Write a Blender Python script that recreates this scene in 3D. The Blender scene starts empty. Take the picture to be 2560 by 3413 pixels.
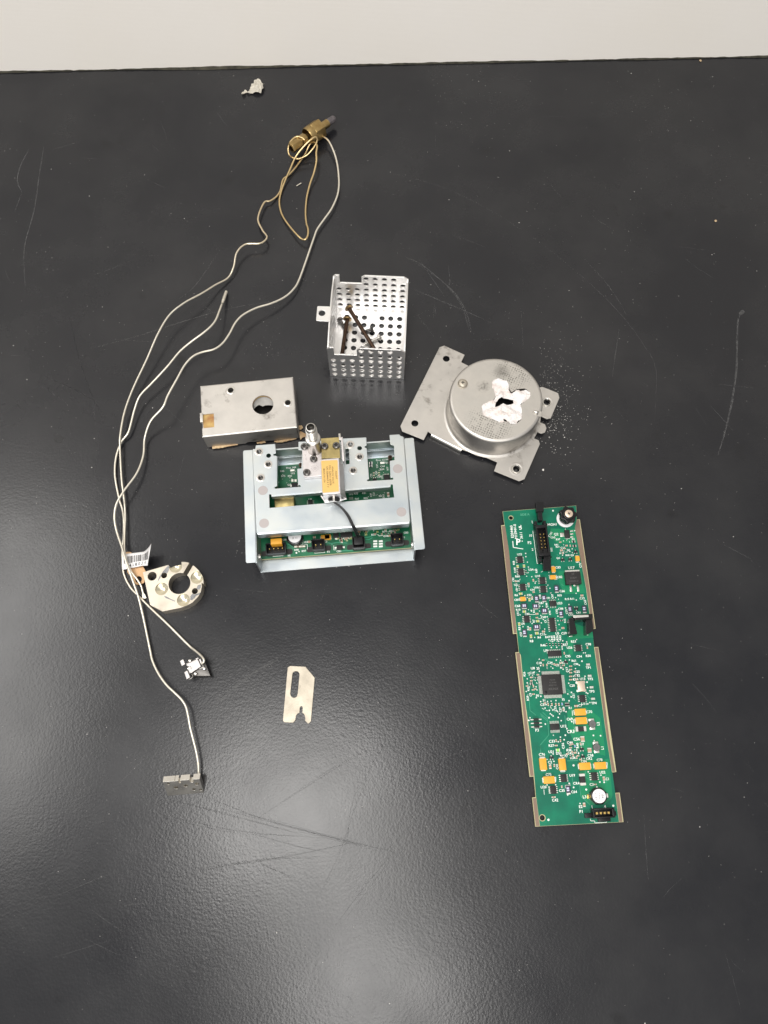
import bpy, bmesh, math, random
from mathutils import Vector, Matrix, noise
from mathutils.geometry import delaunay_2d_cdt
C = bpy.context.scene
COL = C.collection
R = math.radians
MMM = 0.001
random.seed(7)
# ------------------------------------------------------------------ camera, light, exposure
FPX, CX, CY, NADIR = 2640.0, 1280.0, 1706.5, 933.0
TH = math.atan(NADIR / FPX)
HCAM = 565.0
cam_d = bpy.data.cameras.new('camera')
cam = bpy.data.objects.new('camera', cam_d); COL.objects.link(cam)
cam.location = (0, 0, HCAM * MMM); cam.rotation_euler = (TH, 0, 0)
cam_d.sensor_fit = 'VERTICAL'; cam_d.sensor_height = 36; cam_d.lens = FPX / 3413 * 36
cam_d.clip_start = 0.01; cam_d.clip_end = 50
C.camera = cam
w = bpy.data.worlds.new('World'); C.world = w; w.use_nodes = True
w.node_tree.nodes['Background'].inputs[0].default_value = (1.0, 0.985, 0.96, 1)
w.node_tree.nodes['Background'].inputs[1].default_value = 0.52
def lamp(x, y, z, sx, sy, power, col=(1, 0.975, 0.94), rz=0):
    d = bpy.data.lights.new('ceiling_light', 'AREA'); d.shape = 'RECTANGLE'
    d.size, d.size_y, d.energy, d.color = sx, sy, power, col
    o = bpy.data.objects.new('ceiling_light', d); COL.objects.link(o)
    o.location = (x, y, z); o.rotation_euler = (0, 0, R(rz)); return o
lamp(-0.24, -0.03, 1.75, 0.52, 0.44, 9.5)
lamp(-0.03, -0.50, 1.75, 0.44, 0.36, 5.5)
lamp(-1.22, 0.72, 1.75, 0.62, 1.7, 24.0)
lamp(0.0, -1.95, 1.75, 1.2, 0.40, 54.0)  # added fill lamp behind the camera, there to brighten the wall
C.view_settings.view_transform = 'Standard'; C.view_settings.look = 'None'
C.view_settings.exposure = 0.14; C.view_settings.gamma = 1
# ------------------------------------------------------------------ pixel -> place on the bench (mm)
def at(p, z=0.0):
    a = (p[0] - CX) / FPX; b = (CY - p[1]) / FPX
    s, c = math.sin(TH), math.cos(TH)
    d = Vector((a, s + b * c, -c + b * s)); t = (z - HCAM) / d.z
    return (d.x * t, d.y * t)
def win(ox, oy, w_, out):
    s = w_ / out
    return lambda x, y: (ox + x * s, oy + y * s)
E = win(780, 1380, 660, 1659); K = win(1020, 880, 380, 1659); F = win(1320, 1130, 580, 1659)
B = win(640, 1220, 400, 1659); D = win(380, 1800, 340, 1659); Q6 = win(500, 2150, 220, 918)
S = win(900, 2180, 200, 1659); J = win(880, 360, 300, 1443); P1 = win(1650, 1660, 350, 1659)
P2 = win(1650, 1960, 370, 1659); P3 = win(1700, 2200, 340, 1659); P4 = win(1740, 2460, 360, 1659)
W = win(740, 220, 200, 1659); G = win(0, 300, 900, 1659); RR = win(1300, 300, 1260, 1659)
H = win(340, 1380, 400, 1659); CB = win(600, 2190, 100, 1659); DB = win(530, 2560, 170, 1659)
A1 = win(800, 1400, 320, 1659); A2 = win(1080, 1400, 340, 1659); A3 = win(800, 1640, 320, 1659)
A4 = win(1090, 1640, 340, 1659); V = win(980, 1390, 220, 1521); N1 = win(0, 0, 2560, 1659)
G5 = win(540, 780, 460, 1641); LOW = win(0, 2400, 2560, 1659)
# ------------------------------------------------------------------ materials
def mat(name, base, rough=0.5, metal=0.0, var=0.0, vscale=60, bump=0.0, bscale=800, rvar=0.0, tint=None, coat=0.0, spec=0.5, stretch=None, grime=0.0):
    m = bpy.data.materials.new(name); m.use_nodes = True
    nt = m.node_tree; n = nt.nodes; l = nt.links; p = n['Principled BSDF']
    p.inputs['Base Color'].default_value = (*base, 1); p.inputs['Roughness'].default_value = rough
    p.inputs['Metallic'].default_value = metal; p.inputs['Specular IOR Level'].default_value = spec
    p.inputs['Coat Weight'].default_value = coat
    tc = n.new('ShaderNodeTexCoord'); co = tc.outputs['Object']
    if stretch:
        mp = n.new('ShaderNodeMapping'); mp.inputs['Scale'].default_value = stretch
        l.new(co, mp.inputs['Vector']); co = mp.outputs['Vector']
    if var or rvar:
        nz = n.new('ShaderNodeTexNoise'); nz.inputs['Scale'].default_value = vscale; nz.inputs['Detail'].default_value = 5
        l.new(co, nz.inputs['Vector'])
        if var:
            mx = n.new('ShaderNodeMix'); mx.data_type = 'RGBA'
            t2 = tint or tuple(c * (1 - var) for c in base)
            mx.inputs['A'].default_value = (*base, 1); mx.inputs['B'].default_value = (*t2, 1)
            rp = n.new('ShaderNodeMapRange'); rp.inputs['From Min'].default_value = 0.35; rp.inputs['From Max'].default_value = 0.68
            l.new(nz.outputs['Fac'], rp.inputs['Value']); l.new(rp.outputs['Result'], mx.inputs['Factor'])
            l.new(mx.outputs['Result'], p.inputs['Base Color'])
        if rvar:
            r2 = n.new('ShaderNodeMapRange'); r2.inputs['From Min'].default_value = 0.3; r2.inputs['From Max'].default_value = 0.7
            r2.inputs['To Min'].default_value = max(0.03, rough - rvar); r2.inputs['To Max'].default_value = rough + rvar
            l.new(nz.outputs['Fac'], r2.inputs['Value']); l.new(r2.outputs['Result'], p.inputs['Roughness'])
    if grime:
        g = n.new('ShaderNodeTexNoise'); g.inputs['Scale'].default_value = 170; g.inputs['Detail'].default_value = 6; g.inputs['Roughness'].default_value = 0.65
        g2 = n.new('ShaderNodeTexNoise'); g2.inputs['Scale'].default_value = 45; g2.inputs['Detail'].default_value = 2
        l.new(co, g.inputs['Vector']); l.new(co, g2.inputs['Vector'])
        ml = n.new('ShaderNodeMath'); ml.operation = 'MULTIPLY'; l.new(g.outputs['Fac'], ml.inputs[0]); l.new(g2.outputs['Fac'], ml.inputs[1])
        gr = n.new('ShaderNodeMapRange'); gr.inputs['From Min'].default_value = 0.335; gr.inputs['From Max'].default_value = 0.46; gr.inputs['To Max'].default_value = grime
        l.new(ml.outputs[0], gr.inputs['Value'])
        gm = n.new('ShaderNodeMix'); gm.data_type = 'RGBA'; gm.inputs['B'].default_value = (0.12, 0.10, 0.08, 1)
        sk = p.inputs['Base Color'].links[0].from_socket if p.inputs['Base Color'].links else None
        if sk: l.new(sk, gm.inputs['A'])
        else: gm.inputs['A'].default_value = (*base, 1)
        l.new(gr.outputs['Result'], gm.inputs['Factor']); l.new(gm.outputs['Result'], p.inputs['Base Color'])
    if bump:
        nb = n.new('ShaderNodeTexNoise'); nb.inputs['Scale'].default_value = bscale; nb.inputs['Detail'].default_value = 3
        l.new(co, nb.inputs['Vector'])
        bp = n.new('ShaderNodeBump'); bp.inputs['Strength'].default_value = bump; bp.inputs['Distance'].default_value = 0.0004
        l.new(nb.outputs['Fac'], bp.inputs['Height']); l.new(bp.outputs['Normal'], p.inputs['Normal'])
    return m
M = {}
M['steel'] = mat('brushed_steel', (0.58, 0.555, 0.52), 0.48, 1, 0.14, 70, 0.05, 1500, 0.08, grime=0.6)
M['steel_side'] = M['steel']
M['zinc'] = mat('zinc_plated_sheet', (0.50, 0.555, 0.595), 0.40, 1, 0.10, 45, 0.06, 1800, 0.09, tint=(0.54, 0.56, 0.545))
M['zincedge'] = M['zinc']
M['alu'] = mat('aluminium_sheet', (0.82, 0.81, 0.80), 0.35, 1, 0.06, 80, 0.05, 1600, 0.06)
M['cast'] = mat('matt_aluminium', (0.64, 0.605, 0.60), 0.52, 1, 0.08, 150, 0.1, 1500, 0.06)
M['machined'] = mat('machined_aluminium', (0.54, 0.49, 0.41), 0.48, 0.85, 0.18, 60, 0.05, 1300, 0.10, grime=0.55)
M['pocket'] = mat('turned_aluminium', (0.68, 0.62, 0.46), 0.25, 1)
M['tube'] = mat('steel_tube', (0.85, 0.80, 0.69), 0.40, 0.85, 0.12, 40, 0, 1, 0.08)
M['chrome'] = mat('bright_steel', (0.62, 0.60, 0.56), 0.28, 1)
M['fitting'] = mat('turned_steel', (0.60, 0.575, 0.54), 0.30, 1, 0.1, 300)
M['dark_screw'] = mat('dark_oxide_steel', (0.22, 0.21, 0.20), 0.35, 1, 0.2, 300)  # dark screws; also painted shade inside insert and hose bores
M['dark_steel'] = mat('dark_machined_steel', (0.11, 0.105, 0.10), 0.36, 1, 0.25, 120, 0.04, 1500, 0.08)
M['drilled'] = mat('grey_drilled_steel', (0.80, 0.77, 0.71), 0.32, 1, 0.12, 120, 0.04, 1500, 0.06)
M['beige'] = mat('yellowed_steel_plate', (0.46, 0.415, 0.34), 0.5, 0.85, 0.12, 110, 0.1, 700, 0.06, grime=0.5)
M['spring'] = mat('spring_steel', (0.44, 0.42, 0.41), 0.36, 1, 0.15, 200)
M['smear'] = mat('polished_smear', (0.42, 0.42, 0.43), 0.22, 1, 0.3, 300)
M['brass'] = mat('tarnished_brass', (0.46, 0.335, 0.15), 0.38, 1, 0.5, 140, 0.15, 900, 0.1, tint=(0.30, 0.20, 0.08))
M['brassplate'] = mat('dull_brass_plate', (0.50, 0.40, 0.18), 0.42, 1, 0.4, 200, 0.05, 1200, 0.1, tint=(0.36, 0.29, 0.13))
M['bronze_screw'] = mat('brown_bronze', (0.135, 0.085, 0.06), 0.35, 1, 0.4, 300)
M['bronze_head'] = mat('bronze_head', (0.38, 0.26, 0.12), 0.35, 1, 0.3, 300)
M['tip'] = mat('burnt_steel', (0.20, 0.18, 0.19), 0.5, 0.8, 0.4, 400, 0.3, 1500)
M['copper'] = mat('tan_copper', (0.52, 0.33, 0.18), 0.45, 0.7, 0.2, 90)
M['rivet'] = mat('grey_pink_rivet', (0.40, 0.365, 0.36), 0.55, 0.6)
M['black'] = mat('black_plastic', (0.007, 0.007, 0.008), 0.36, 0, spec=0.3)
M['blackgloss'] = mat('glossy_black', (0.008, 0.008, 0.008), 0.15, 0)
M['chip'] = mat('moulded_chip', (0.020, 0.019, 0.019), 0.55, 0, 0.1, 500, 0.1, 3000, spec=0.3)
M['mask'] = mat('green_solder_mask', (0.002, 0.165, 0.090), 0.34, 0, 0.25, 55, 0.03, 900, tint=(0.002, 0.100, 0.062), spec=0.3)
M['pour'] = mat('green_over_copper', (0.003, 0.205, 0.088), 0.28, 0, 0.1, 60)
M['trace'] = mat('pale_green_trace', (0.05, 0.30, 0.18), 0.35, 0)
M['darkmask'] = mat('dark_green_solder_mask', (0.012, 0.150, 0.066), 0.3, 0, 0.35, 120, tint=(0.008, 0.085, 0.04))
M['fr4'] = mat('board_laminate', (0.46, 0.42, 0.24), 0.6, 0, 0.15, 200)
M['bare'] = mat('bare_board_strip', (0.200, 0.135, 0.095), 0.4, 0, 0.12, 60)
M['silk'] = mat('white_print', (0.88, 0.90, 0.86), 0.6)
M['paleink'] = mat('faint_print', (0.12, 0.42, 0.28), 0.6)
M['greyink'] = mat('grey_print', (0.09, 0.088, 0.085), 0.6)
M['solder'] = mat('solder', (0.82, 0.80, 0.74), 0.33, 1)
M['pad'] = mat('tinned_pad', (0.74, 0.76, 0.72), 0.45, 0.35)
M['gold'] = mat('gold_pin', (0.72, 0.50, 0.16), 0.3, 1)
M['tant'] = mat('orange_tantalum', (0.72, 0.34, 0.025), 0.5, 0, 0.12, 200)
M['tan'] = mat('tan_ceramic', (0.42, 0.26, 0.17), 0.5)
M['yg'] = mat('yellow_green_resistor', (0.36, 0.42, 0.10), 0.45)
M['lav'] = mat('lavender_print', (0.55, 0.55, 0.70), 0.5)
M['navy'] = mat('dark_blue_chip', (0.035, 0.035, 0.06), 0.45)
M['blue'] = mat('blue_chip', (0.15, 0.28, 0.6), 0.4)
M['led'] = mat('green_lens', (0.25, 0.75, 0.12), 0.25)
M['grey'] = mat('grey_ferrite', (0.11, 0.11, 0.11), 0.45)
M['whitecap'] = mat('white_label', (0.74, 0.73, 0.74), 0.5)
M['yellowlab'] = mat('yellow_gold_label', (0.66, 0.42, 0.13), 0.42, 0.15)
M['ink'] = mat('black_ink', (0.02, 0.018, 0.016), 0.6)  # real print; also painted shade in recesses, slots and hollow insides
M['brownink'] = mat('brown_ink', (0.10, 0.065, 0.03), 0.6)
M['wool'] = mat('white_ceramic_wool', (0.77, 0.75, 0.745), 0.95, 0, 0.15, 160, 0.9, 1500, tint=(0.64, 0.56, 0.52), spec=0.1)
M['paper'] = mat('crumpled_tissue', (0.62, 0.58, 0.50), 0.85, 0, 0.25, 200, 0.4, 700)
M['label'] = mat('white_paper_label', (0.80, 0.79, 0.79), 0.6)
M['card'] = mat('torn_tan_liner', (0.50, 0.33, 0.18), 0.9, 0, 0.5, 260, 0.7, 900, tint=(0.66, 0.50, 0.30))
M['goldpaper'] = mat('stained_gold_liner', (0.50, 0.34, 0.12), 0.6, 0.1, 0.6, 160, 0.2, 900, tint=(0.30, 0.13, 0.04))
M['cloth'] = mat('grey_gasket', (0.40, 0.39, 0.37), 0.8, 0, 0.3, 90)
M['wire'] = mat('black_wire', (0.010, 0.010, 0.011), 0.4)
M['wall'] = None
M['speck'] = mat('white_dust', (0.62, 0.60, 0.57), 0.9)
M['crumb'] = mat('tan_crumb', (0.45, 0.33, 0.20), 0.9)
M['glass'] = mat('glass_diode', (0.45, 0.42, 0.34), 0.12, 0)
# pinkish ceramic face of the crystal
M['crystal'] = mat('metal_crystal_can', (0.72, 0.58, 0.46), 0.4, 0.8)

def bench_material():
    m = bpy.data.materials.new('black_epoxy_bench'); m.use_nodes = True
    nt = m.node_tree; n = nt.nodes; l = nt.links; p = n['Principled BSDF']
    tc = n.new('ShaderNodeTexCoord')
    def nz(scale, det=4, rough=0.55):
        k = n.new('ShaderNodeTexNoise'); k.inputs['Scale'].default_value = scale; k.inputs['Detail'].default_value = det
        k.inputs['Roughness'].default_value = rough; l.new(tc.outputs['Object'], k.inputs['Vector']); return k.outputs['Fac']
    def rng(v, a, b, c, d):
        k = n.new('ShaderNodeMapRange'); k.inputs['From Min'].default_value = a; k.inputs['From Max'].default_value = b
        k.inputs['To Min'].default_value = c; k.inputs['To Max'].default_value = d; l.new(v, k.inputs['Value']); return k.outputs['Result']
    mx = n.new('ShaderNodeMix'); mx.data_type = 'RGBA'
    mx.inputs['A'].default_value = (0.0095, 0.0098, 0.0122, 1); mx.inputs['B'].default_value = (0.021, 0.021, 0.0225, 1)
    l.new(rng(nz(9, 6, 0.6), 0.4, 0.72, 0, 1), mx.inputs['Factor'])
    # small dark blotches left by spills
    v = n.new('ShaderNodeTexNoise'); v.inputs['Scale'].default_value = 26; v.inputs['Detail'].default_value = 2
    l.new(tc.outputs['Object'], v.inputs['Vector'])
    mx2 = n.new('ShaderNodeMix'); mx2.data_type = 'RGBA'; mx2.inputs['B'].default_value = (0.007, 0.007, 0.008, 1)
    l.new(rng(v.outputs['Fac'], 0.68, 0.76, 0, 0.75), mx2.inputs['Factor']); l.new(mx.outputs['Result'], mx2.inputs['A'])
    l.new(mx2.outputs['Result'], p.inputs['Base Color'])
    l.new(rng(nz(14, 5), 0.3, 0.7, 0.19, 0.27), p.inputs['Roughness'])
    p.inputs['Specular IOR Level'].default_value = 0.42
    vo = n.new('ShaderNodeTexVoronoi'); vo.inputs['Scale'].default_value = 760; vo.feature = 'SMOOTH_F1'
    l.new(tc.outputs['Object'], vo.inputs['Vector'])
    ad = n.new('ShaderNodeMath'); ad.operation = 'ADD'
    l.new(vo.outputs['Distance'], ad.inputs[0]); l.new(nz(330, 3), ad.inputs[1])
    bp = n.new('ShaderNodeBump'); bp.inputs['Strength'].default_value = 0.10; bp.inputs['Distance'].default_value = 0.0004
    l.new(ad.outputs[0], bp.inputs['Height']); l.new(bp.outputs['Normal'], p.inputs['Normal'])
    return m
def wall_material():
    m = mat('white_ribbed_panel', (0.90, 0.865, 0.82), 0.45, 0, 0.07, 6, tint=(0.88, 0.84, 0.78))
    nt = m.node_tree; n = nt.nodes; l = nt.links; p = n['Principled BSDF']
    tc = n.new('ShaderNodeTexCoord')
    mp = n.new('ShaderNodeMapping'); mp.inputs['Scale'].default_value = (0.06, 1, 1); l.new(tc.outputs['Object'], mp.inputs['Vector'])
    wv = n.new('ShaderNodeTexWave'); wv.bands_direction = 'Z'; wv.inputs['Scale'].default_value = 260; wv.inputs['Distortion'].default_value = 1.5
    wv.inputs['Detail'].default_value = 2
    l.new(mp.outputs['Vector'], wv.inputs['Vector'])
    bp = n.new('ShaderNodeBump'); bp.inputs['Strength'].default_value = 0.12; bp.inputs['Distance'].default_value = 0.0003
    l.new(wv.outputs['Fac'], bp.inputs['Height']); l.new(bp.outputs['Normal'], p.inputs['Normal'])
    return m
M['bench'] = bench_material(); M['wall'] = wall_material()
def scratch_material():
    m = bpy.data.materials.new('pale_scratch'); m.use_nodes = True
    n = m.node_tree.nodes; l = m.node_tree.links; p = n['Principled BSDF']
    p.inputs['Base Color'].default_value = (0.16, 0.16, 0.16, 1); p.inputs['Roughness'].default_value = 0.8
    tc = n.new('ShaderNodeTexCoord'); k = n.new('ShaderNodeTexNoise'); k.inputs['Scale'].default_value = 350; k.inputs['Detail'].default_value = 4
    l.new(tc.outputs['Object'], k.inputs['Vector'])
    r = n.new('ShaderNodeMapRange'); r.inputs['From Min'].default_value = 0.35; r.inputs['From Max'].default_value = 0.65
    r.inputs['To Min'].default_value = 0.08; r.inputs['To Max'].default_value = 0.42
    l.new(k.outputs['Fac'], r.inputs['Value']); l.new(r.outputs['Result'], p.inputs['Alpha'])
    return m
M['scratch'] = scratch_material()
M['darkscratch'] = mat('dark_scuff', (0.006, 0.006, 0.006), 0.7)
M['darkscratch'].node_tree.nodes['Principled BSDF'].inputs['Alpha'].default_value = 0.13
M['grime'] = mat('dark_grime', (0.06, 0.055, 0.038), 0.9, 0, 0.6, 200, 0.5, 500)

# ------------------------------------------------------------------ mesh builder (all shapes in mm, in the thing's own frame)
def circle(c, r, n=24, a0=0.0, ry=None):
    ry = r if ry is None else ry
    return [(c[0] + r * math.cos(a0 + 2 * math.pi * i / n), c[1] + ry * math.sin(a0 + 2 * math.pi * i / n)) for i in range(n)]
def rect(cx, cy, w_, h_):
    return [(cx - w_ / 2, cy - h_ / 2), (cx + w_ / 2, cy - h_ / 2), (cx + w_ / 2, cy + h_ / 2), (cx - w_ / 2, cy + h_ / 2)]
def rounded(pts, r, n=4):
    out = []
    k = len(pts)
    for i in range(k):
        p0, p1, p2 = Vector(pts[i - 1]), Vector(pts[i]), Vector(pts[(i + 1) % k])
        a, b = (p0 - p1), (p2 - p1)
        rr = min(r, a.length * 0.45, b.length * 0.45)
        q0, q1 = p1 + a.normalized() * rr, p1 + b.normalized() * rr
        for j in range(n + 1):
            t = j / n
            q = q0 * (1 - t) ** 2 + p1 * 2 * t * (1 - t) + q1 * t * t
            out.append((q.x, q.y))
    return out
def star(c, r0, r1, lobes=6, n=36, a0=0.3):
    return [(c[0] + (r0 + (r1 - r0) * (0.5 + 0.5 * math.cos(lobes * t))) * math.cos(t + a0),
             c[1] + (r0 + (r1 - r0) * (0.5 + 0.5 * math.cos(lobes * t))) * math.sin(t + a0)) for t in [2 * math.pi * i / n for i in range(n)]]
def spline(pts, per=8):
    P = [Vector(p) for p in pts]; out = []
    for i in range(len(P) - 1):
        p0 = P[max(i - 1, 0)]; p1 = P[i]; p2 = P[i + 1]; p3 = P[min(i + 2, len(P) - 1)]
        for j in range(per):
            t = j / per
            out.append(0.5 * ((2 * p1) + (p2 - p0) * t + (2 * p0 - 5 * p1 + 4 * p2 - p3) * t * t + (3 * p1 - p0 - 3 * p2 + p3) * t ** 3))
    out.append(P[-1]); return out
def frame_to(p0, axis):
    z = Vector(axis).normalized(); x = z.orthogonal().normalized(); y = z.cross(x)
    m = Matrix.Identity(4)
    for i in range(3):
        m[i][0], m[i][1], m[i][2], m[i][3] = x[i], y[i], z[i], Vector(p0)[i]
    return m
class MB:
    def __init__(s): s.v = []; s.f = []; s.hasplate = False
    def add(s, vs, fs, Mx=None):
        o = len(s.v)
        s.v += [tuple((Mx @ Vector(p)) if Mx else p) for p in vs]
        s.f += [tuple(i + o for i in f) for f in fs]; return s
    def box(s, c, d, rz=0.0, Mx=None):
        x, y, z = (k / 2 for k in d)
        vs = [Vector((sx * x, sy * y, sz * z)) for sz in (-1, 1) for sy in (-1, 1) for sx in (-1, 1)]
        m = Matrix.Translation(c) @ Matrix.Rotation(rz, 4, 'Z')
        if Mx: m = Mx @ m
        return s.add(vs, [(0, 2, 3, 1), (4, 5, 7, 6), (0, 1, 5, 4), (2, 6, 7, 3), (0, 4, 6, 2), (1, 3, 7, 5)], m)
    def prism(s, poly, z0, z1):
        n = len(poly)
        if sum(poly[i - 1][0] * poly[i][1] - poly[i][0] * poly[i - 1][1] for i in range(n)) < 0: poly = poly[::-1]
        vs = [(p[0], p[1], z0) for p in poly] + [(p[0], p[1], z1) for p in poly]
        return s.add(vs, [tuple(range(n))[::-1], tuple(range(n, 2 * n))] + [(i, (i + 1) % n, n + (i + 1) % n, n + i) for i in range(n)])
    def hexa(s, a, b):      # two quads, same order
        return s.add(list(a) + list(b), [(3, 2, 1, 0), (4, 5, 6, 7)] + [(i, (i + 1) % 4, 4 + (i + 1) % 4, 4 + i) for i in range(4)])
    def plate(s, polys, z0, z1, bev=0.0, Mx=None):
        s.hasplate = True
        cu = bpy.data.curves.new('tmp', 'CURVE'); cu.dimensions = '2D'; cu.fill_mode = 'BOTH'
        cu.extrude = (z1 - z0) / 2 - bev; cu.bevel_depth = bev; cu.bevel_resolution = 1; cu.offset = -bev
        for poly in polys:
            sp = cu.splines.new('POLY'); sp.points.add(len(poly) - 1); sp.use_cyclic_u = True
            for i, p in enumerate(poly): sp.points[i].co = (p[0], p[1], 0, 1)
        ob = bpy.data.objects.new('tmp', cu); me = bpy.data.meshes.new_from_object(ob)
        m = Matrix.Translation((0, 0, (z0 + z1) / 2))
        if Mx: m = Mx @ m
        s.add([v.co for v in me.vertices], [tuple(p.vertices) for p in me.polygons], m)
        bpy.data.objects.remove(ob); bpy.data.curves.remove(cu); bpy.data.meshes.remove(me); return s
    def text(s, txt, x, y, size, rz, z, weight=0.0, Mx=None):
        cu = bpy.data.curves.new('tmp', 'FONT'); cu.body = txt; cu.size = size; cu.align_x = 'CENTER'; cu.align_y = 'CENTER'
        cu.offset = weight; cu.resolution_u = 2
        ob = bpy.data.objects.new('tmp', cu); me = bpy.data.meshes.new_from_object(ob)
        m = Matrix.Translation((x, y, z)) @ Matrix.Rotation(rz, 4, 'Z')
        if Mx: m = Mx @ m
        s.add([v.co for v in me.vertices], [tuple(p.vertices) for p in me.polygons], m)
        bpy.data.objects.remove(ob); bpy.data.curves.remove(cu); bpy.data.meshes.remove(me); return s
    def lathe(s, prof, p0=(0, 0, 0), axis=(0, 0, 1), n=32, a0=0.0, caps=False):   # prof: (height, radius)
        m = frame_to(p0, axis); vs = []; fs = []
        for h_, r in prof:
            vs += [(r * math.cos(a0 + 2 * math.pi * i / n), r * math.sin(a0 + 2 * math.pi * i / n), h_) for i in range(n)]
        for k in range(len(prof) - 1):
            fs += [(k * n + i, k * n + (i + 1) % n, (k + 1) * n + (i + 1) % n, (k + 1) * n + i) for i in range(n)]
        if caps and prof[0][1] > 1e-4: fs.append(tuple(range(n))[::-1])
        if caps and prof[-1][1] > 1e-4: fs.append(tuple(range((len(prof) - 1) * n, len(prof) * n)))
        return s.add(vs, fs, m)
    def cyl(s, p0, p1, r, n=20, r1=None):
        d = Vector(p1) - Vector(p0)
        return s.lathe([(0, r), (d.length, r if r1 is None else r1)], p0, d, n, caps=True)
    def tube(s, path, r, n=10, flat=None):
        P = [Vector(p) for p in path]; vs = []; fs = []
        up = Vector((0, 0, 1)); prev = None
        for i, p in enumerate(P):
            t = (P[min(i + 1, len(P) - 1)] - P[max(i - 1, 0)]).normalized()
            if prev is None: x = (t.orthogonal() if abs(t.z) > .95 else t.cross(up)).normalized()
            else: x = (prev - t * prev.dot(t)).normalized()
            prev = x; y = t.cross(x)
            rr = r(i / (len(P) - 1)) if callable(r) else r
            vs += [p + x * rr * math.cos(2 * math.pi * k / n) + y * rr * math.sin(2 * math.pi * k / n) for k in range(n)]
        for i in range(len(P) - 1):
            fs += [(i * n + k, i * n + (k + 1) % n, (i + 1) * n + (k + 1) % n, (i + 1) * n + k) for k in range(n)]
        fs += [tuple(range(n))[::-1], tuple(range((len(P) - 1) * n, len(P) * n))]
        return s.add(vs, fs)
    def build(s, name, m, parent=None, smooth=32, bevel=0.0, kind=None, merge=True):
        if s.hasplate and smooth: smooth = min(smooth, 20)
        me = bpy.data.meshes.new(name)
        me.from_pydata([tuple(c * MMM for c in p) for p in s.v], [], s.f)
        bm = bmesh.new(); bm.from_mesh(me)
        if merge: bmesh.ops.remove_doubles(bm, verts=bm.verts, dist=2e-6)
        bmesh.ops.recalc_face_normals(bm, faces=bm.faces)
        if bevel:
            ed = [e for e in bm.edges if len(e.link_faces) == 2 and e.calc_face_angle(0) > R(30)]
            bmesh.ops.bevel(bm, geom=ed, offset=bevel * MMM, segments=2, affect='EDGES', profile=0.6, clamp_overlap=True)
        bm.to_mesh(me); bm.free()
        if smooth:
            me.polygons.foreach_set('use_smooth', [True] * len(me.polygons)); me.set_sharp_from_angle(angle=R(smooth))
        me.materials.append(M[m])
        o = bpy.data.objects.new(name, me); COL.objects.link(o)
        if parent: o.parent = parent
        if kind: o['kind'] = kind
        return o
def cut(mb, cutters):
    """boolean: mb minus every cutter"""
    def tmp(b):
        me = bpy.data.meshes.new('t'); me.from_pydata([tuple(p) for p in b.v], [], b.f)
        bm = bmesh.new(); bm.from_mesh(me); bmesh.ops.remove_doubles(bm, verts=bm.verts, dist=1e-4)
        bmesh.ops.recalc_face_normals(bm, faces=bm.faces); bm.to_mesh(me); bm.free()
        o = bpy.data.objects.new('t', me); COL.objects.link(o); return o
    base = tmp(mb); cs = [tmp(c) for c in cutters]
    for c in cs:
        md = base.modifiers.new('b', 'BOOLEAN'); md.object = c; md.operation = 'DIFFERENCE'; md.solver = 'EXACT'
    dg = bpy.context.evaluated_depsgraph_get()
    me = bpy.data.meshes.new_from_object(base.evaluated_get(dg))
    out = MB(); out.add([v.co[:] for v in me.vertices], [tuple(p.vertices) for p in me.polygons])
    for o in [base] + cs: bpy.data.objects.remove(o)
    return out
class Thing:
    def __init__(s, name, label, cat, origin, rot=0.0, z=0.0, group=None):
        s.o = bpy.data.objects.new(name, None); COL.objects.link(s.o); s.o.empty_display_size = 0.01
        s.o.location = (origin[0] * MMM, origin[1] * MMM, z * MMM); s.o.rotation_euler = (0, 0, rot)
        s.o['label'] = label; s.o['category'] = cat
        if group: s.o['group'] = group
        s.og = origin; s.rot = rot; s.z = z
    def loc(s, wpt):
        dx, dy = wpt[0] - s.og[0], wpt[1] - s.og[1]; c, k = math.cos(-s.rot), math.sin(-s.rot)
        return (dx * c - dy * k, dx * k + dy * c)
    def p(s, fr, x, y, z): return s.loc(at(fr(x, y), z))
    def p3(s, fr, x, y, z): q = s.p(fr, x, y, z); return (q[0], q[1], z)
    def poly(s, fr, pts, z): return [s.p(fr, x, y, z) for x, y in pts]
def single(o, label, cat, group=None):
    o['label'] = label; o['category'] = cat
    if group: o['group'] = group
def ang(p, q): return math.atan2(q[1] - p[1], q[0] - p[0])
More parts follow.
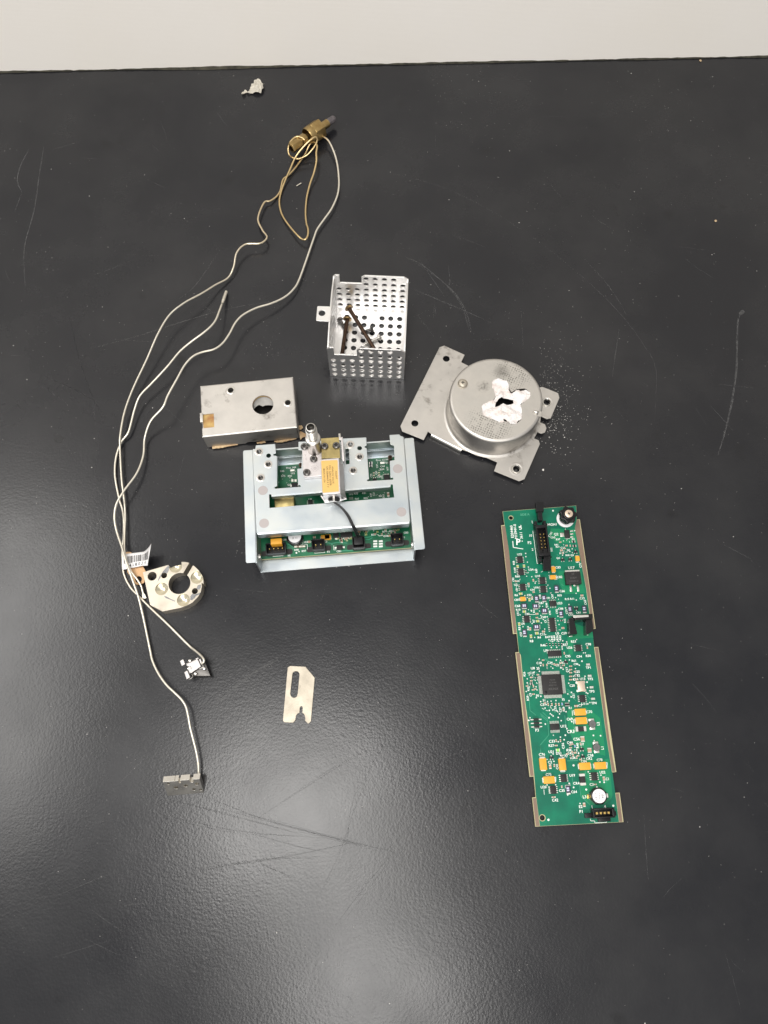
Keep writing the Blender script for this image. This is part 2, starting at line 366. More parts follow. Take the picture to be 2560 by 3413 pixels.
def sheet(polys, step, hfun, holes=(), jit=0.3):
    """triangulated surface inside an outline, lifted by hfun(x, y)"""
    from itertools import chain
    pts = []; edges = []
    def addloop(poly):
        dense = []
        for i in range(len(poly)):
            a, b = Vector(poly[i]), Vector(poly[(i + 1) % len(poly)])
            k = max(1, int((b - a).length / step))
            dense += [a.lerp(b, j / k) for j in range(k)]
        o = len(pts); pts.extend(dense)
        edges.extend([(o + i, o + (i + 1) % len(dense)) for i in range(len(dense))])
    addloop(polys)
    for h_ in holes: addloop(h_)
    def inside(q, poly):
        r = False
        for i in range(len(poly)):
            a, b = poly[i - 1], poly[i]
            if (a[1] > q[1]) != (b[1] > q[1]) and q[0] < (b[0] - a[0]) * (q[1] - a[1]) / (b[1] - a[1]) + a[0]: r = not r
        return r
    xs = [p[0] for p in polys]; ys = [p[1] for p in polys]
    x = min(xs)
    while x < max(xs):
        y = min(ys)
        while y < max(ys):
            q = (x + random.uniform(-jit, jit) * step, y + random.uniform(-jit, jit) * step)
            if inside(q, polys): pts.append(Vector(q))
            y += step
        x += step
    r = delaunay_2d_cdt(pts, edges, [], 1, 1e-5)
    vs, fs = r[0], r[2]
    keep = []
    for f in fs:
        c = sum((vs[i] for i in f), Vector((0, 0))) / len(f)
        if inside(c, polys) and not any(inside(c, h_) for h_ in holes): keep.append(tuple(f))
    return [(v.x, v.y, hfun(v.x, v.y)) for v in vs], keep

# ------------------------------------------------------------------ setting: bench and wall
wa, wb = at((0, 242)), at((2560, 190))
wrot = ang(wa, wb); wmid = ((wa[0] + wb[0]) / 2, (wa[1] + wb[1]) / 2)
WM = Matrix.Translation((wmid[0], wmid[1], 0)) @ Matrix.Rotation(wrot, 4, 'Z')
b = MB(); b.box((0, wmid[1] - 700, -19), (2600, 1500, 38)); b.build('bench_top', 'bench', smooth=0, kind='structure')
b = MB(); b.box((0, 10, 600), (2600, 20, 1199.2), Mx=WM)
wallo = b.build('back_wall', 'wall', smooth=0, kind='structure')
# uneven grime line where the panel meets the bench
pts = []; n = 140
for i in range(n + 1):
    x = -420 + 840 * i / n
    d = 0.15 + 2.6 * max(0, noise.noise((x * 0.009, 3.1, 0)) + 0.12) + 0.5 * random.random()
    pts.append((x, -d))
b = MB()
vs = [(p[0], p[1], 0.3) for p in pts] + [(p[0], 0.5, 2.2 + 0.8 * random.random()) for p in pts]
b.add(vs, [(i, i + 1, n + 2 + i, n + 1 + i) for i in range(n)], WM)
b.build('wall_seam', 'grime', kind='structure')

# scratches and dust on the bench
def ribbon(mb, path, wd, z=0.06):
    P = spline([(*p, 0) for p in path], 6); vs = []; n = len(P)
    for i, p in enumerate(P):
        t = (P[min(i + 1, n - 1)] - P[max(i - 1, 0)]).normalized(); s_ = Vector((-t.y, t.x, 0))
        k = wd * (0.35 + 0.65 * math.sin(math.pi * min(max(i / (n - 1), 0.03), 0.97))) * random.uniform(0.7, 1.2) / 2
        vs += [(p.x + s_.x * k, p.y + s_.y * k, z), (p.x - s_.x * k, p.y - s_.y * k, z)]
    mb.add(vs, [(2 * i, 2 * i + 1, 2 * i + 3, 2 * i + 2) for i in range(n - 1)])
b = MB()
for fr, pth, wd in [
    (RR, [(65, 735), (130, 760), (230, 840), (300, 910), (340, 990), (357, 1065)], 0.75),
    (RR, [(75, 733), (150, 775), (240, 850), (310, 935), (335, 1010), (350, 1060)], 0.55),
    (RR, [(90, 745), (190, 810), (270, 880), (320, 960), (352, 1050)], 0.4),
    (RR, [(255, 770), (262, 830), (258, 870)], 0.5), (RR, [(90, 868), (200, 915), (330, 970), (445, 1022)], 0.6),
    (RR, [(195, 940), (190, 1000)], 0.5), (RR, [(202, 945), (198, 995)], 0.4),
    (RR, [(0, 365), (180, 410), (330, 470), (470, 545), (600, 630)], 0.28),
    (RR, [(620, 640), (760, 750), (900, 870), (1000, 970), (1080, 1070), (1160, 1200), (1168, 1300), (1160, 1450)], 0.3),
    (RR, [(1545, 970), (1528, 1010), (1523, 1100), (1520, 1230), (1500, 1370), (1470, 1500), (1440, 1600)], 1.7),
    (RR, [(1552, 968), (1535, 985)], 4.0), (RR, [(575, 955), (585, 1140)], 0.35), (RR, [(1005, 1050), (975, 1260)], 0.4),
    (RR, [(850, 740), (960, 860), (1040, 990)], 0.35), (RR, [(120, 985), (200, 1090)], 0.35),
    (G, [(180, 360), (125, 470), (108, 560), (135, 628)], 1.0), (G, [(270, 350), (245, 500), (210, 740), (150, 970), (155, 1200)], 0.9),
    (G, [(130, 640), (90, 750)], 0.5), (G, [(1350, 985), (1200, 1200), (1090, 1290)], 0.4), (G, [(1659, 1300), (1400, 1345), (1100, 1430), (850, 1510), (550, 1590)], 0.55),
    (G, [(1300, 1360), (1260, 1330)], 0.5), (N1, [(1017, 1745), (1025, 1850)], 0.5), (N1, [(1005, 1770), (1010, 1850)], 0.3),
    (N1, [(1390, 1760), (1400, 1900)], 0.3), (N1, [(905, 560), (960, 640)], 0.4),
    (D, [(560, 560), (600, 520)], 0.4), (N1, [(320, 1630), (260, 1690)], 0.35), (N1, [(545, 1440), (470, 1510)], 0.45), (N1, [(600, 1425), (545, 1455), (490, 1500), (465, 1525)], 2.2)]:
    ribbon(b, [at(fr(x, y)) for x, y in pth], wd)
for i in range(120):
    x, y = random.uniform(-330, 330), random.uniform(-190, 600); a = random.gauss(-0.6, 0.7); L = random.uniform(4, 38)
    ribbon(b, [(x, y), (x + L * .5 * math.cos(a) + random.uniform(-1, 1), y + L * .5 * math.sin(a)), (x + L * math.cos(a), y + L * math.sin(a))], random.uniform(0.12, 0.3))
o = b.build('bench_scratches', 'scratch', smooth=0, kind='stuff', merge=False)
b = MB()
for pth in [[(430, 160), (560, 210), (700, 250), (845, 283)], [(470, 190), (640, 235), (830, 280)], [(430, 320), (520, 310), (640, 290), (760, 265)],
            [(360, 170), (500, 205), (660, 250)], [(560, 250), (650, 275), (700, 285)], [(560, 310), (660, 350)], [(820, 60), (770, 180), (740, 270), (690, 380)],
            [(850, 285), (780, 370), (720, 450)], [(350, 205), (520, 240), (700, 255)], [(560, 210), (700, 120), (800, 60)], [(420, 330), (570, 300), (680, 300)], [(645, 240), (790, 275)]]:
    ribbon(b, [at(LOW(x, y)) for x, y in pth], 0.6, 0.05)
    ribbon(b, [at(LOW(x + random.uniform(-9, 9), y + random.uniform(-7, 7))) for x, y in pth], 0.4, 0.055)
for pth in [[(425, 1380), (480, 1620), (545, 1830), (615, 1980)], [(290, 1750), (310, 1860), (380, 1800)], [(300, 1770), (460, 1840), (580, 1910)], [(0, 1800), (130, 1960)]]:
    ribbon(b, [at(G(x, y)) for x, y in pth], 0.6, 0.05)
b.build('bench_scuffs', 'darkscratch', smooth=0, kind='stuff', merge=False)
def fleck(mb, x, y, r):
    k = random.choice((3, 4, 5)); a = random.random() * 6
    e = random.uniform(0.5, 1.0)
    q = [(x + r * math.cos(a + 6.283 * i / k) * random.uniform(.6, 1), y + e * r * math.sin(a + 6.283 * i / k) * random.uniform(.6, 1), 0.07) for i in range(k)]
    mb.add(q + [(x, y, 0.07 + r * random.uniform(.4, 1.0))], [(i, (i + 1) % k, k) for i in range(k)])
b = MB()
for i in range(2300):
    px, py = random.uniform(0, 2560), random.uniform(230, 3413)
    if random.random() < (py - 1700) / 2200: continue
    fleck(b, *at((px, py)), random.choice((0.12, 0.15, 0.18, 0.22, 0.3)) if random.random() < .95 else random.uniform(.35, .65))
for cx_, cy_, n_, sg in [(1420, 1250, 30, 60), (900, 1170, 40, 40), (400, 1650, 25, 60), (820, 1830, 25, 25), (1560, 330, 40, 60), (2200, 330, 40, 90)]:
    for i in range(n_): fleck(b, *at((random.gauss(cx_, sg), random.gauss(cy_, sg))), random.uniform(.12, .32))
b.build('dust_specks', 'speck', smooth=0, kind='stuff', merge=False)
b = MB()
for i in range(430):
    t = random.random(); y = random.gauss(1330, 95); x = 1800 + abs(random.gauss(0, 70)) + (20 if y > 1350 else 0)
    fleck(b, *at((x, y)), random.choice((.12, .16, .2, .25, .3, .42)))
for i in range(60): fleck(b, *at((random.gauss(1840, 25), random.gauss(1420, 35))), random.uniform(.2, .6))
b.build('wool_crumbs', 'speck', smooth=0, kind='stuff', merge=False)
for nm, px, py, r, lab in [('crumb', 2334, 203, 1.3, 'tiny tan crumb lying close to the white wall at the right'), ('crumb', 2385, 737, 1.2, 'tiny yellowish crumb lying alone on the bare black bench at the right'),
                           ('crumb', 1810, 1566, 0.9, 'small white flake on the bench right of the plate corner')]:
    x, y = at((px, py)); b = MB(); fl = MB()
    b.lathe([(0.02, r * .5), (r * .3, r), (r * .7, r * .6), (r * .9, 0)], (0, 0, 0), (0.1, 0, 1), 7)
    b.v = [tuple(c * random.uniform(.75, 1.25) for c in v[:2]) + (max(0.02, v[2]),) for v in b.v]
    o = b.build(nm, 'speck' if px == 1810 else 'crumb', smooth=0); o.location = (x * MMM, y * MMM, 0); single(o, lab, 'crumb', 'crumbs lying on the bench')
# short brass clipping near the loop
p0, p1 = at(J(520, 1250), .6), at(J(598, 1205), .6)
b = MB(); b.tube([(0, 0, .6), (p1[0] - p0[0], p1[1] - p0[1], .8)], .45, 8); o = b.build('wire_clipping', 'tube')
o.location = (p0[0] * MMM, p0[1] * MMM, 0); single(o, 'tiny bright wire clipping lying inside the brass tube loop', 'wire clipping')

# ------------------------------------------------------------------ crumpled scrap of tissue by the wall
og = at(W(900, 620)); t0 = og
out = [(975, 310), (1075, 380), (1095, 460), (1180, 540), (1130, 560), (1150, 630), (1110, 680), (1080, 750), (960, 745), (800, 740), (720, 745), (650, 712), (640, 760), (570, 800), (530, 740), (560, 680), (650, 660), (740, 700), (770, 620), (780, 560), (810, 490), (880, 440), (890, 370)]
poly = [tuple(Vector(at(W(x, y), 2)) - Vector(og)) for x, y in out]
c0 = Vector(at(W(1000, 620), 2)) - Vector(og)
def ph(x, y):
    d = (Vector((x, y)) - c0).length
    h = 1.2 + 4.5 * max(0, 1 - d / 8) + 2.0 * noise.noise((x * .35, y * .35, 1)) + 1.0 * noise.noise((x * .9, y * .9, 5))
    ridge = abs((x - c0.x) * 0.5 - (y - c0.y) * 0.87)
    return max(0.15, h + 1.6 * max(0, 1 - ridge / 1.6))
vs, fs = sheet(poly, 0.7, ph); b = MB(); b.add(vs, fs)
o = b.build('paper_scrap', 'paper', smooth=25); o.location = (og[0] * MMM, og[1] * MMM, 0)
md = o.modifiers.new('thick', 'SOLIDIFY'); md.thickness = 0.00012
single(o, 'crumpled scrap of greyish tissue lying near the white wall', 'paper scrap')

# ------------------------------------------------------------------ brass fitting
fz = 8.0
q0, q1 = at(J(440, 715), 5.5), at(J(1125, 165), 8)
fit = Thing('brass_fitting', 'tarnished brass pipe fitting with hexagon nuts and a burnt dark nozzle tip', 'fitting', q0, ang(q0, q1))
LN = (Vector(q1) - Vector(q0)).length
f0 = (0, 0, 10.5); ax = (1, 0, -0.06)
b = MB(); b.lathe([(0.0, 3.2), (0, 4.4), (0.6, 4.9), (10, 4.9), (10.8, 4.4), (10.8, 0)], f0, ax, 6, 0.2); b.build('nut', 'brass', fit.o, bevel=.25)
b = MB(); b.lathe([(0.0, 3.25), (0.3, 2.9), (5, 2.8), (5, 0)], f0, ax, 20); b.build('threaded_bore', 'bronze_screw', fit.o)
b = MB(); b.lathe([(10.5, 3.4), (12, 3.4), (12, 5.0), (17.5, 5.0), (17.5, 3.6), (20.5, 3.6), (20.5, 0)], f0, ax, 8); b.build('neck', 'brass', fit.o, bevel=.2)
b = MB(); b.lathe([(20, 6.8), (20, 7.4), (21.5, 8.0), (26, 8.0), (26, 0)], f0, ax, 24); b.build('collar', 'brass', fit.o)
b = MB(); b.lathe([(25.5, 4), (25.5, 8.4), (26, 8.8), (35.5, 8.8), (36, 8.4), (36, 0)], (0, 0, 10.7), ax, 6, 0.55); b.build('hex_body', 'brass', fit.o, bevel=.3)
b = MB(); b.lathe([(35.8, 3.9), (36.5, 3.7), (LN - 8, 3.6), (LN - 8, 0)], (0, 0, 10.9), ax, 24); b.build('barrel', 'brass', fit.o)
b = MB(); b.lathe([(LN - 8.2, 3.2), (LN - 1, 3.2), (LN, 2.8), (LN + .8, 2.2), (LN + .3, 1.4), (LN - 2, 1.2)], (0, 0, 10.9), ax, 11); b.build('nozzle_tip', 'tip', fit.o, smooth=20)

# ------------------------------------------------------------------ steel tubes
def tubepath(segs):
    return [(*at(fr(x, y), z), z) for fr, L in segs for (x, y, z) in L]
def add_heat_tint(o, brass_end, tau):
    pass
def make_tube(name, segs, label, r=0.82, cat='tube', m='tube'):
    P = tubepath(segs); og_ = P[len(P) // 2]
    Q = spline([(p[0] - og_[0], p[1] - og_[1], max(p[2], r + .05)) for p in P], 9)
    b_ = MB(); b_.tube(Q, r, 10); o_ = b_.build(name, m, merge=False, smooth=60); o_.location = (og_[0] * MMM, og_[1] * MMM, 0)
    single(o_, label, cat, 'thin steel tubes'); return o_, Q, og_
def tint_tube_mat():
    m = mat('heat_tinted_tube', (0.66, 0.62, 0.55), 0.33, 1); n = m.node_tree.nodes; l = m.node_tree.links
    a = n.new('ShaderNodeAttribute'); a.attribute_name = 'tint'
    mx = n.new('ShaderNodeMix'); mx.data_type = 'RGBA'; mx.inputs['A'].default_value = (0.84, 0.79, 0.68, 1); mx.inputs['B'].default_value = (0.70, 0.53, 0.28, 1)
    l.new(a.outputs['Fac'], mx.inputs['Factor']); l.new(mx.outputs['Result'], n['Principled BSDF'].inputs['Base Color']); return m
M['tinttube'] = tint_tube_mat()
tA, QA, ogA = make_tube('steel_tube', [
    (J, [(655, 515, 13), (600, 475, 14), (520, 462, 14), (430, 535, 13), (390, 645, 11), (400, 740, 8), (455, 795, 5), (560, 812, 4), (680, 760, 5), (770, 670, 8), (835, 570, 12), (852, 500, 15), (815, 468, 17), (720, 535, 16), (600, 660, 12), (500, 800, 8), (420, 980, 5), (330, 1185, 3), (270, 1360, 2), (246, 1510, 2), (272, 1665, 2), (340, 1800, 3), (450, 1945, 4), (540, 2045, 5), (610, 2103, 5), (665, 2105, 6), (702, 2040, 6), (705, 1940, 6), (680, 1850, 5), (666, 1700, 4), (672, 1550, 3), (692, 1400, 3), (740, 1210, 4), (800, 1040, 6), (840, 860, 9), (838, 720, 11), (850, 610, 12), (815, 555, 11), (750, 565, 8), (700, 650, 5), (660, 740, 3), (590, 840, 2), (480, 985, 2), (395, 1075, 1.2), (312, 1140, 1), (285, 1220, 1), (260, 1330, 1), (200, 1420, 1.5), (100, 1490, 3), (0, 1522, 4)]),
    (G, [(1585, 790, 5), (1612, 860, 5), (1640, 905, 6), (1600, 942, 7), (1510, 948, 8), (1455, 1000, 8), (1435, 1090, 5), (1400, 1155, 3), (1320, 1200, 6), (1240, 1250, 10), (1130, 1310, 13), (1040, 1385, 13), (970, 1500, 12), (900, 1660, 9), (820, 1830, 7), (765, 1980, 6)]),
    (H, [(252, 300, 6), (250, 500, 5), (272, 900, 4.5), (303, 1150, 4), (322, 1400, 3.5), (312, 1700, 4.5)]),
    (D, [(176, 210, 7), (235, 430, 7), (300, 545, 6), (380, 645, 5), (440, 745, 4), (470, 850, 3), (482, 895, 2.4)])],
    'longest thin steel tube, brass tinted where it loops tangled round the brass fitting')
tA.data.materials[0] = M['tinttube']
at_ = tA.data.attributes.new('tint', 'FLOAT', 'POINT')
nv = len(tA.data.vertices); nk = nv / 10
at_.data.foreach_set('value', [max(0.0, min(1.0, (0.80 - (i // 10) / nk) / 0.16)) for i in range(nv)] if False else [max(0.0, min(1.0, 1.25 - max(0, ((i // 10) - 9 * 40)) / (9 * 16))) for i in range(nv)])
# flattened cut end
e0 = Vector(QA[-1]); e1 = Vector(QA[-4]); dr = (e0 - e1).normalized(); sd = Vector((-dr.y, dr.x, 0)).normalized()
b = MB(); a0, a1 = e0 - dr * 1.0, e0 + dr * 2.6
b.hexa([a0 + sd * .8 + Vector((0, 0, .7)), a0 - sd * .8 + Vector((0, 0, .7)), a0 - sd * .8 - Vector((0, 0, .7)), a0 + sd * .8 - Vector((0, 0, .7))],
       [a1 + sd * 1.5 + Vector((0, 0, .25)), a1 - sd * 1.5 + Vector((0, 0, .25)), a1 - sd * 1.5 - Vector((0, 0, .3)), a1 + sd * 1.5 - Vector((0, 0, .3))])
b.build('flattened_end', 'tube', tA, bevel=.1)
tB, QB, ogB = make_tube('steel_tube', [
    (J, [(955, 462, 6), (1020, 510, 7), (1080, 610, 7), (1140, 760, 6), (1180, 930, 5), (1198, 1110, 4), (1200, 1260, 4), (1170, 1420, 4), (1080, 1620, 4), (960, 1790, 4), (850, 1950, 4), (790, 2110, 4)]),
    (G5, [(1640, 520, 4), (1560, 660, 5), (1450, 755, 6), (1300, 825, 8), (1120, 880, 10), (960, 965, 12), (870, 1060, 13), (800, 1190, 14), (720, 1300, 15), (620, 1370, 16), (480, 1405, 17), (370, 1455, 18), (270, 1560, 18), (180, 1720, 18), (70, 1920, 17)]),
    (G, [(1000, 1950, 16), (925, 2035, 11)]),
    (H, [(592, 330, 5), (570, 580, 5), (480, 820, 7), (310, 1055, 9), (200, 1245, 9), (172, 1440, 8), (205, 1630, 7)]),
    (D, [(120, 90, 8), (160, 230, 9), (205, 385, 9), (270, 560, 8), (340, 760, 7), (400, 940, 5), (450, 1140, 4), (500, 1366, 3)]),
    (Q6, [(0, 60, 3), (35, 220, 4), (120, 400, 6), (230, 555, 8), (340, 660, 9.5), (440, 760, 10), (500, 860, 10), (530, 980, 10), (560, 1150, 9.5), (600, 1310, 8.5), (640, 1470, 7.5), (670, 1640, 6.5), (677, 1790, 5.5), (680, 1860, 4.5)])],
    'bare silver tube running from the brass fitting down to the drilled block')
tC, QC, ogC = make_tube('steel_tube', [
    (G5, [(712, 835, 8), (680, 920, 11), (640, 1020, 13), (580, 1100, 14), (480, 1185, 14), (350, 1280, 13), (210, 1400, 12), (60, 1580, 11)]),
    (G, [(930, 1805, 9), (860, 1880, 8), (825, 1970, 6), (790, 2100, 4)]),
    (H, [(270, 385, 2.5), (195, 600, 2), (180, 850, 2), (235, 1160, 1.5), (285, 1330, 1.5), (302, 1500, 1.5), (298, 1720, 1.2), (284, 1850, 1)]),
    (D, [(140, 300, 1), (150, 490, 1), (195, 640, 1), (280, 785, 1.2), (370, 880, 2), (455, 965, 2.5), (600, 1110, 3), (870, 1366, 4)]),
    (Q6, [(535, 0, 5), (620, 70, 7), (700, 140, 10), (742, 190, 12), (748, 230, 12), (715, 258, 11)])],
    'silver tube with a crimped end sleeve, running to the dark block with spring clips')
b = MB(); a0, a1 = Vector((*at(G5(720, 815), 7.5), 7.5)), Vector((*at(G5(765, 685), 2.5), 2.5))
o3 = Vector((ogC[0], ogC[1], 0)); dd = a1 - a0
b.lathe([(-1.2, .85), (0, 1.1), (2, 1.1), (2.3, 1.3), (dd.length - .2, 1.3), (dd.length, 1.15), (dd.length, 0)], a0 - o3, dd, 14); b.build('end_sleeve', 'tube', tC)

# ------------------------------------------------------------------ perforated aluminium cage
k0, k1 = at(K(355, 1640)), at(K(1425, 1685))
kb0, kb1 = at(K(455, 612), 1), at(K(1450, 650), 1)
cg = Thing('perforated_cage', 'open perforated aluminium cage holding loose screws', 'cage', k0, ang(k0, k1))
Wc = (Vector(k1) - Vector(k0)).length
Dc = (cg.loc(kb0)[1] + cg.loc(kb1)[1]) / 2
HC = 44.7; TC = 1.1; PIT = (Wc - 8.2) / 7; hr = 2.15
def cols(k): return 4.0 + PIT * k
fl_holes = []
for rI in range(int((Dc - 8) / PIT) + 1):
    for k in range(8):
        if rI == int((Dc - 8) / PIT) and k in (4,): continue
        if k == 0: continue
        fl_holes.append(circle((cols(k) - 1.5, 4.6 + PIT * rI), hr, 18))
fl_holes = fl_holes[:]
b = MB(); b.plate([rect(Wc / 2, Dc / 2, Wc - 2 * TC, Dc - 2 * TC + 2)] + fl_holes, 0.4, 1.4, .1); b.build('floor_panel', 'alu', cg.o)
xn0, xn1, hn = 5.2, 0.38 * Wc, 34.6
prof = [(0, 0.2), (Wc, 0.2), (Wc, HC - 2.8), (Wc - 3.5, HC), (xn1 + 2.5, HC), (xn1, HC - 2), (xn1, hn), (xn0, hn), (xn0, HC - .5), (2, HC - .5), (0, HC - 2.5)]
wh = []
for k in range(8):
    for rI in range(6):
        z = 4.7 + 7.2 * rI
        if k < 3 and rI > 3: continue
        if k == 7 and rI == 5: continue
        wh.append(circle((cols(k), z), hr, 18))
Mf = Matrix.Translation((0, 0, 0)) @ Matrix.Rotation(R(90), 4, 'X')
b = MB(); b.plate([prof] + wh, -TC, 0, .12, Mf); b.build('front_panel', 'alu', cg.o)
Mbk = Matrix.Translation((0, Dc, 0)) @ Matrix.Rotation(R(90), 4, 'X')
b = MB(); b.plate([prof] + wh, 0, TC, .12, Mbk); b.build('back_panel', 'alu', cg.o)
# side walls
Ms = Matrix(((0, 0, 1, 0), (1, 0, 0, 0), (0, 1, 0, 0), (0, 0, 0, 1)))
side = [(TC + .3, .2), (Dc - TC - .3, .2), (Dc - TC - .3, HC - 4), (Dc * .72, HC), (Dc * .3, HC), (TC + .3, HC - 4)]
sh = [circle((5 + PIT * k, 4.7 + 7.2 * rI), hr, 14) for k in range(int((Dc - 9) / PIT) + 1) for rI in range(5)]
b = MB(); b.plate([side] + sh, 0, TC, .1, Ms); b.build('side_panel', 'alu', cg.o)
b = MB(); b.plate([side] + sh, Wc - TC, Wc, .1, Ms); b.build('side_panel', 'alu', cg.o)
ty = cg.p(K, 270, 725, HC)
tb = [cg.p(K, 375, 622, HC), cg.p(K, 165, 612, HC), cg.p(K, 150, 825, HC), cg.p(K, 365, 838, HC)]
x0 = min(p[0] for p in tb); y0_, y1_ = min(p[1] for p in tb), max(p[1] for p in tb)
b = MB(); b.plate([rounded([(x0, y0_), (0.6, y0_), (0.6, y1_), (x0, y1_)], 1.2), circle(cg.p(K, 232, 715, HC), 2.6, 24)], HC - 1.0, HC + .2, .12); b.build('mounting_tab', 'alu', cg.o)

# ---- screws in the cage
def thread(mb, p0, p1, r, pitch, n=16, rmin=None):
    d = Vector(p1) - Vector(p0); L = d.length; prof_ = [(0, r * .9)]; h_ = 0; rmin = rmin or r * .84
    while h_ < L - pitch:
        prof_ += [(h_ + pitch * .15, r), (h_ + pitch * .45, r), (h_ + pitch * .65, rmin), (h_ + pitch * .95, rmin)]; h_ += pitch
    prof_ += [(L, r * .8), (L, 0)]
    mb.lathe(prof_, p0, d, n)
def pan_screw(name, label, hp, tp, hr_, r, cat, mh, ms, pitch=.75, plain=0.0, drive='slot'):
    t_ = Thing(name, label, cat, (hp[0], hp[1]), group='long brown screws in the cage' if name == 'long_screw' else 'small screws in the cage')
    h3 = Vector((0, 0, hp[2])); t3 = Vector((tp[0] - hp[0], tp[1] - hp[1], tp[2])); d = (t3 - h3).normalized()
    b_ = MB(); b_.lathe([(-hr_ * .75, 0), (-hr_ * .74, hr_ * .35), (-hr_ * .6, hr_ * .72), (-hr_ * .3, hr_ * .96), (0, hr_), (.05, 0)], h3, d, 22)
    b_.build('screw_head', mh, t_.o, smooth=40)
    b_ = MB(); ps = h3 + d * ((t3 - h3).length * plain)
    if plain: b_.cyl(h3, ps, r * .95, 16)
    thread(b_, ps, t3, r, pitch); b_.build('threaded_shank', ms, t_.o, smooth=25)
    mm = frame_to(h3 - d * (hr_ * .72), d)
    b_ = MB(); b_.box((0, 0, 0), (hr_ * 1.1, hr_ * .26, .3), Mx=mm); b_.box((0, 0, 0.01), (hr_ * .26, hr_ * 1.1, .31), Mx=mm); b_.build('drive_recess', 'ink', t_.o)  # flat black cross painted for the shade in the drive recess
    return t_
def k3(x, y, z): return (*at(K(x, y), z), z)
pan_screw('long_screw', 'long brown machine screw leaning diagonally across the cage floor', k3(630, 650, 12), k3(1012, 1262, 4.0), 3.6, 1.65, 'screw', 'bronze_head', 'bronze_screw')
pan_screw('long_screw', 'long brown machine screw standing nearly parallel to the cage side', k3(600, 810, 8.5), k3(518, 1350, 3.4), 3.6, 1.65, 'screw', 'bronze_head', 'bronze_screw')
pan_screw('small_screw', 'small dark screw lying beside the left cage wall', k3(498, 815, 4), k3(560, 935, 2.8), 2.7, 1.2, 'screw', 'dark_screw', 'dark_screw', .6)
pan_screw('small_screw', 'small grey screw pointing left under the diagonal long screw', k3(940, 955, 3.8), k3(840, 985, 2.7), 2.9, 1.25, 'screw', 'dark_steel', 'dark_steel', .6, .5)
pan_screw('small_screw', 'bright silver screw crossing below the diagonal long screw', k3(1055, 1075, 3.8), k3(850, 1170, 2.7), 2.9, 1.25, 'screw', 'chrome', 'chrome', .6, .65)

# ------------------------------------------------------------------ steel box cover
bz = 20.3
bc = [at(B(x, y), bz) for x, y in [(140, 985), (1460, 850), (1395, 143), (108, 272)]]
bx = Thing('steel_box_cover', 'stained rectangular steel box cover with one large round hole', 'metal box', bc[0], ang(bc[0], bc[1]))
L4 = [bx.loc(p) for p in bc]
x0b, x1b = (L4[0][0] + L4[3][0]) / 2, (L4[1][0] + L4[2][0]) / 2; y0b, y1b = (L4[0][1] + L4[1][1]) / 2, (L4[2][1] + L4[3][1]) / 2
rB = 1.1
ptl = lambda x, y: bx.p(B, x, y, bz)
sq = bx.poly(B, [(135, 660), (300, 655), (300, 845), (140, 858)], bz)
inner = [(x0b + rB, y0b + rB), (x1b - rB, y0b + rB), (x1b - rB, y1b - rB), (x0b + rB, y1b - rB)]
sq = [(x0b + rB + .02, min(sq[2][1], sq[3][1])), (sq[1][0], sq[2][1]), (sq[1][0], sq[1][1]), (x0b + rB + .02, sq[1][1])]
hc = ptl(980, 535); hR = (ptl(1127, 535)[0] - ptl(833, 535)[0]) / 2
i1, i2 = ptl(535, 335), ptl(1325, 505)
outl = [inner[0], inner[1], inner[2], inner[3], sq[3], sq[2], sq[1], sq[0]]
outl = [inner[0], inner[1], inner[2], inner[3], (x0b + rB, sq[3][1]), sq[2], sq[1], (x0b + rB, sq[0][1])]
b = MB(); b.plate([outl, circle(hc, hR, 48), circle(i1, 2.2, 24), circle(i2, 2.2, 24)], bz - .9, bz); b.build('top_panel', 'steel', bx.o)
def foldstrip(mb, a, b_, outdir, zt, rad, depth, th=.9, seg=6, rag=None):
    a, b_, od = Vector(a), Vector(b_), Vector(outdir).normalized()
    prof_o, prof_i = [], []
    for i in range(seg + 1):
        t = math.pi / 2 * i / seg
        prof_o.append((rad * math.sin(t), zt - rad + rad * math.cos(t))); ri = max(rad - th, .05)
        prof_i.append((ri * math.sin(t), zt - rad + ri * math.cos(t)))
    prof_o.append((rad, zt - depth)); prof_i.append((max(rad - th, .05), zt - depth))
    n_ = 2 if not rag else 40
    vs = []; fs = []; m_ = len(prof_o)
    for j in range(n_):
        t = j / (n_ - 1); p = a.lerp(b_, t)
        dz = rag(t) if rag else 0
        for k_, (u, z_) in enumerate(prof_o + prof_i):
            zz = z_ + (dz if k_ in (m_ - 1, 2 * m_ - 1) else 0)
            vs.append((p.x + od.x * u, p.y + od.y * u, zz))
    for j in range(n_ - 1):
        o0, o1 = j * 2 * m_, (j + 1) * 2 * m_
        for k_ in range(m_ - 1):
            fs.append((o0 + k_, o0 + k_ + 1, o1 + k_ + 1, o1 + k_)); fs.append((o0 + m_ + k_, o1 + m_ + k_, o1 + m_ + k_ + 1, o0 + m_ + k_ + 1))
        fs.append((o0 + m_ - 1, o0 + 2 * m_ - 1, o1 + 2 * m_ - 1, o1 + m_ - 1)); fs.append((o0, o1, o1 + m_, o0 + m_))
    for o_ in (0, (n_ - 1) * 2 * m_):
        fs += [(o_ + k_, o_ + k_ + 1, o_ + m_ + k_ + 1, o_ + m_ + k_) for k_ in range(m_ - 1)]
    mb.add(vs, fs)
rg = lambda t: 1.2 + 1.6 * abs(noise.noise((t * 9, 0.3, 0))) + (1.5 if .42 < t < .6 else 0)
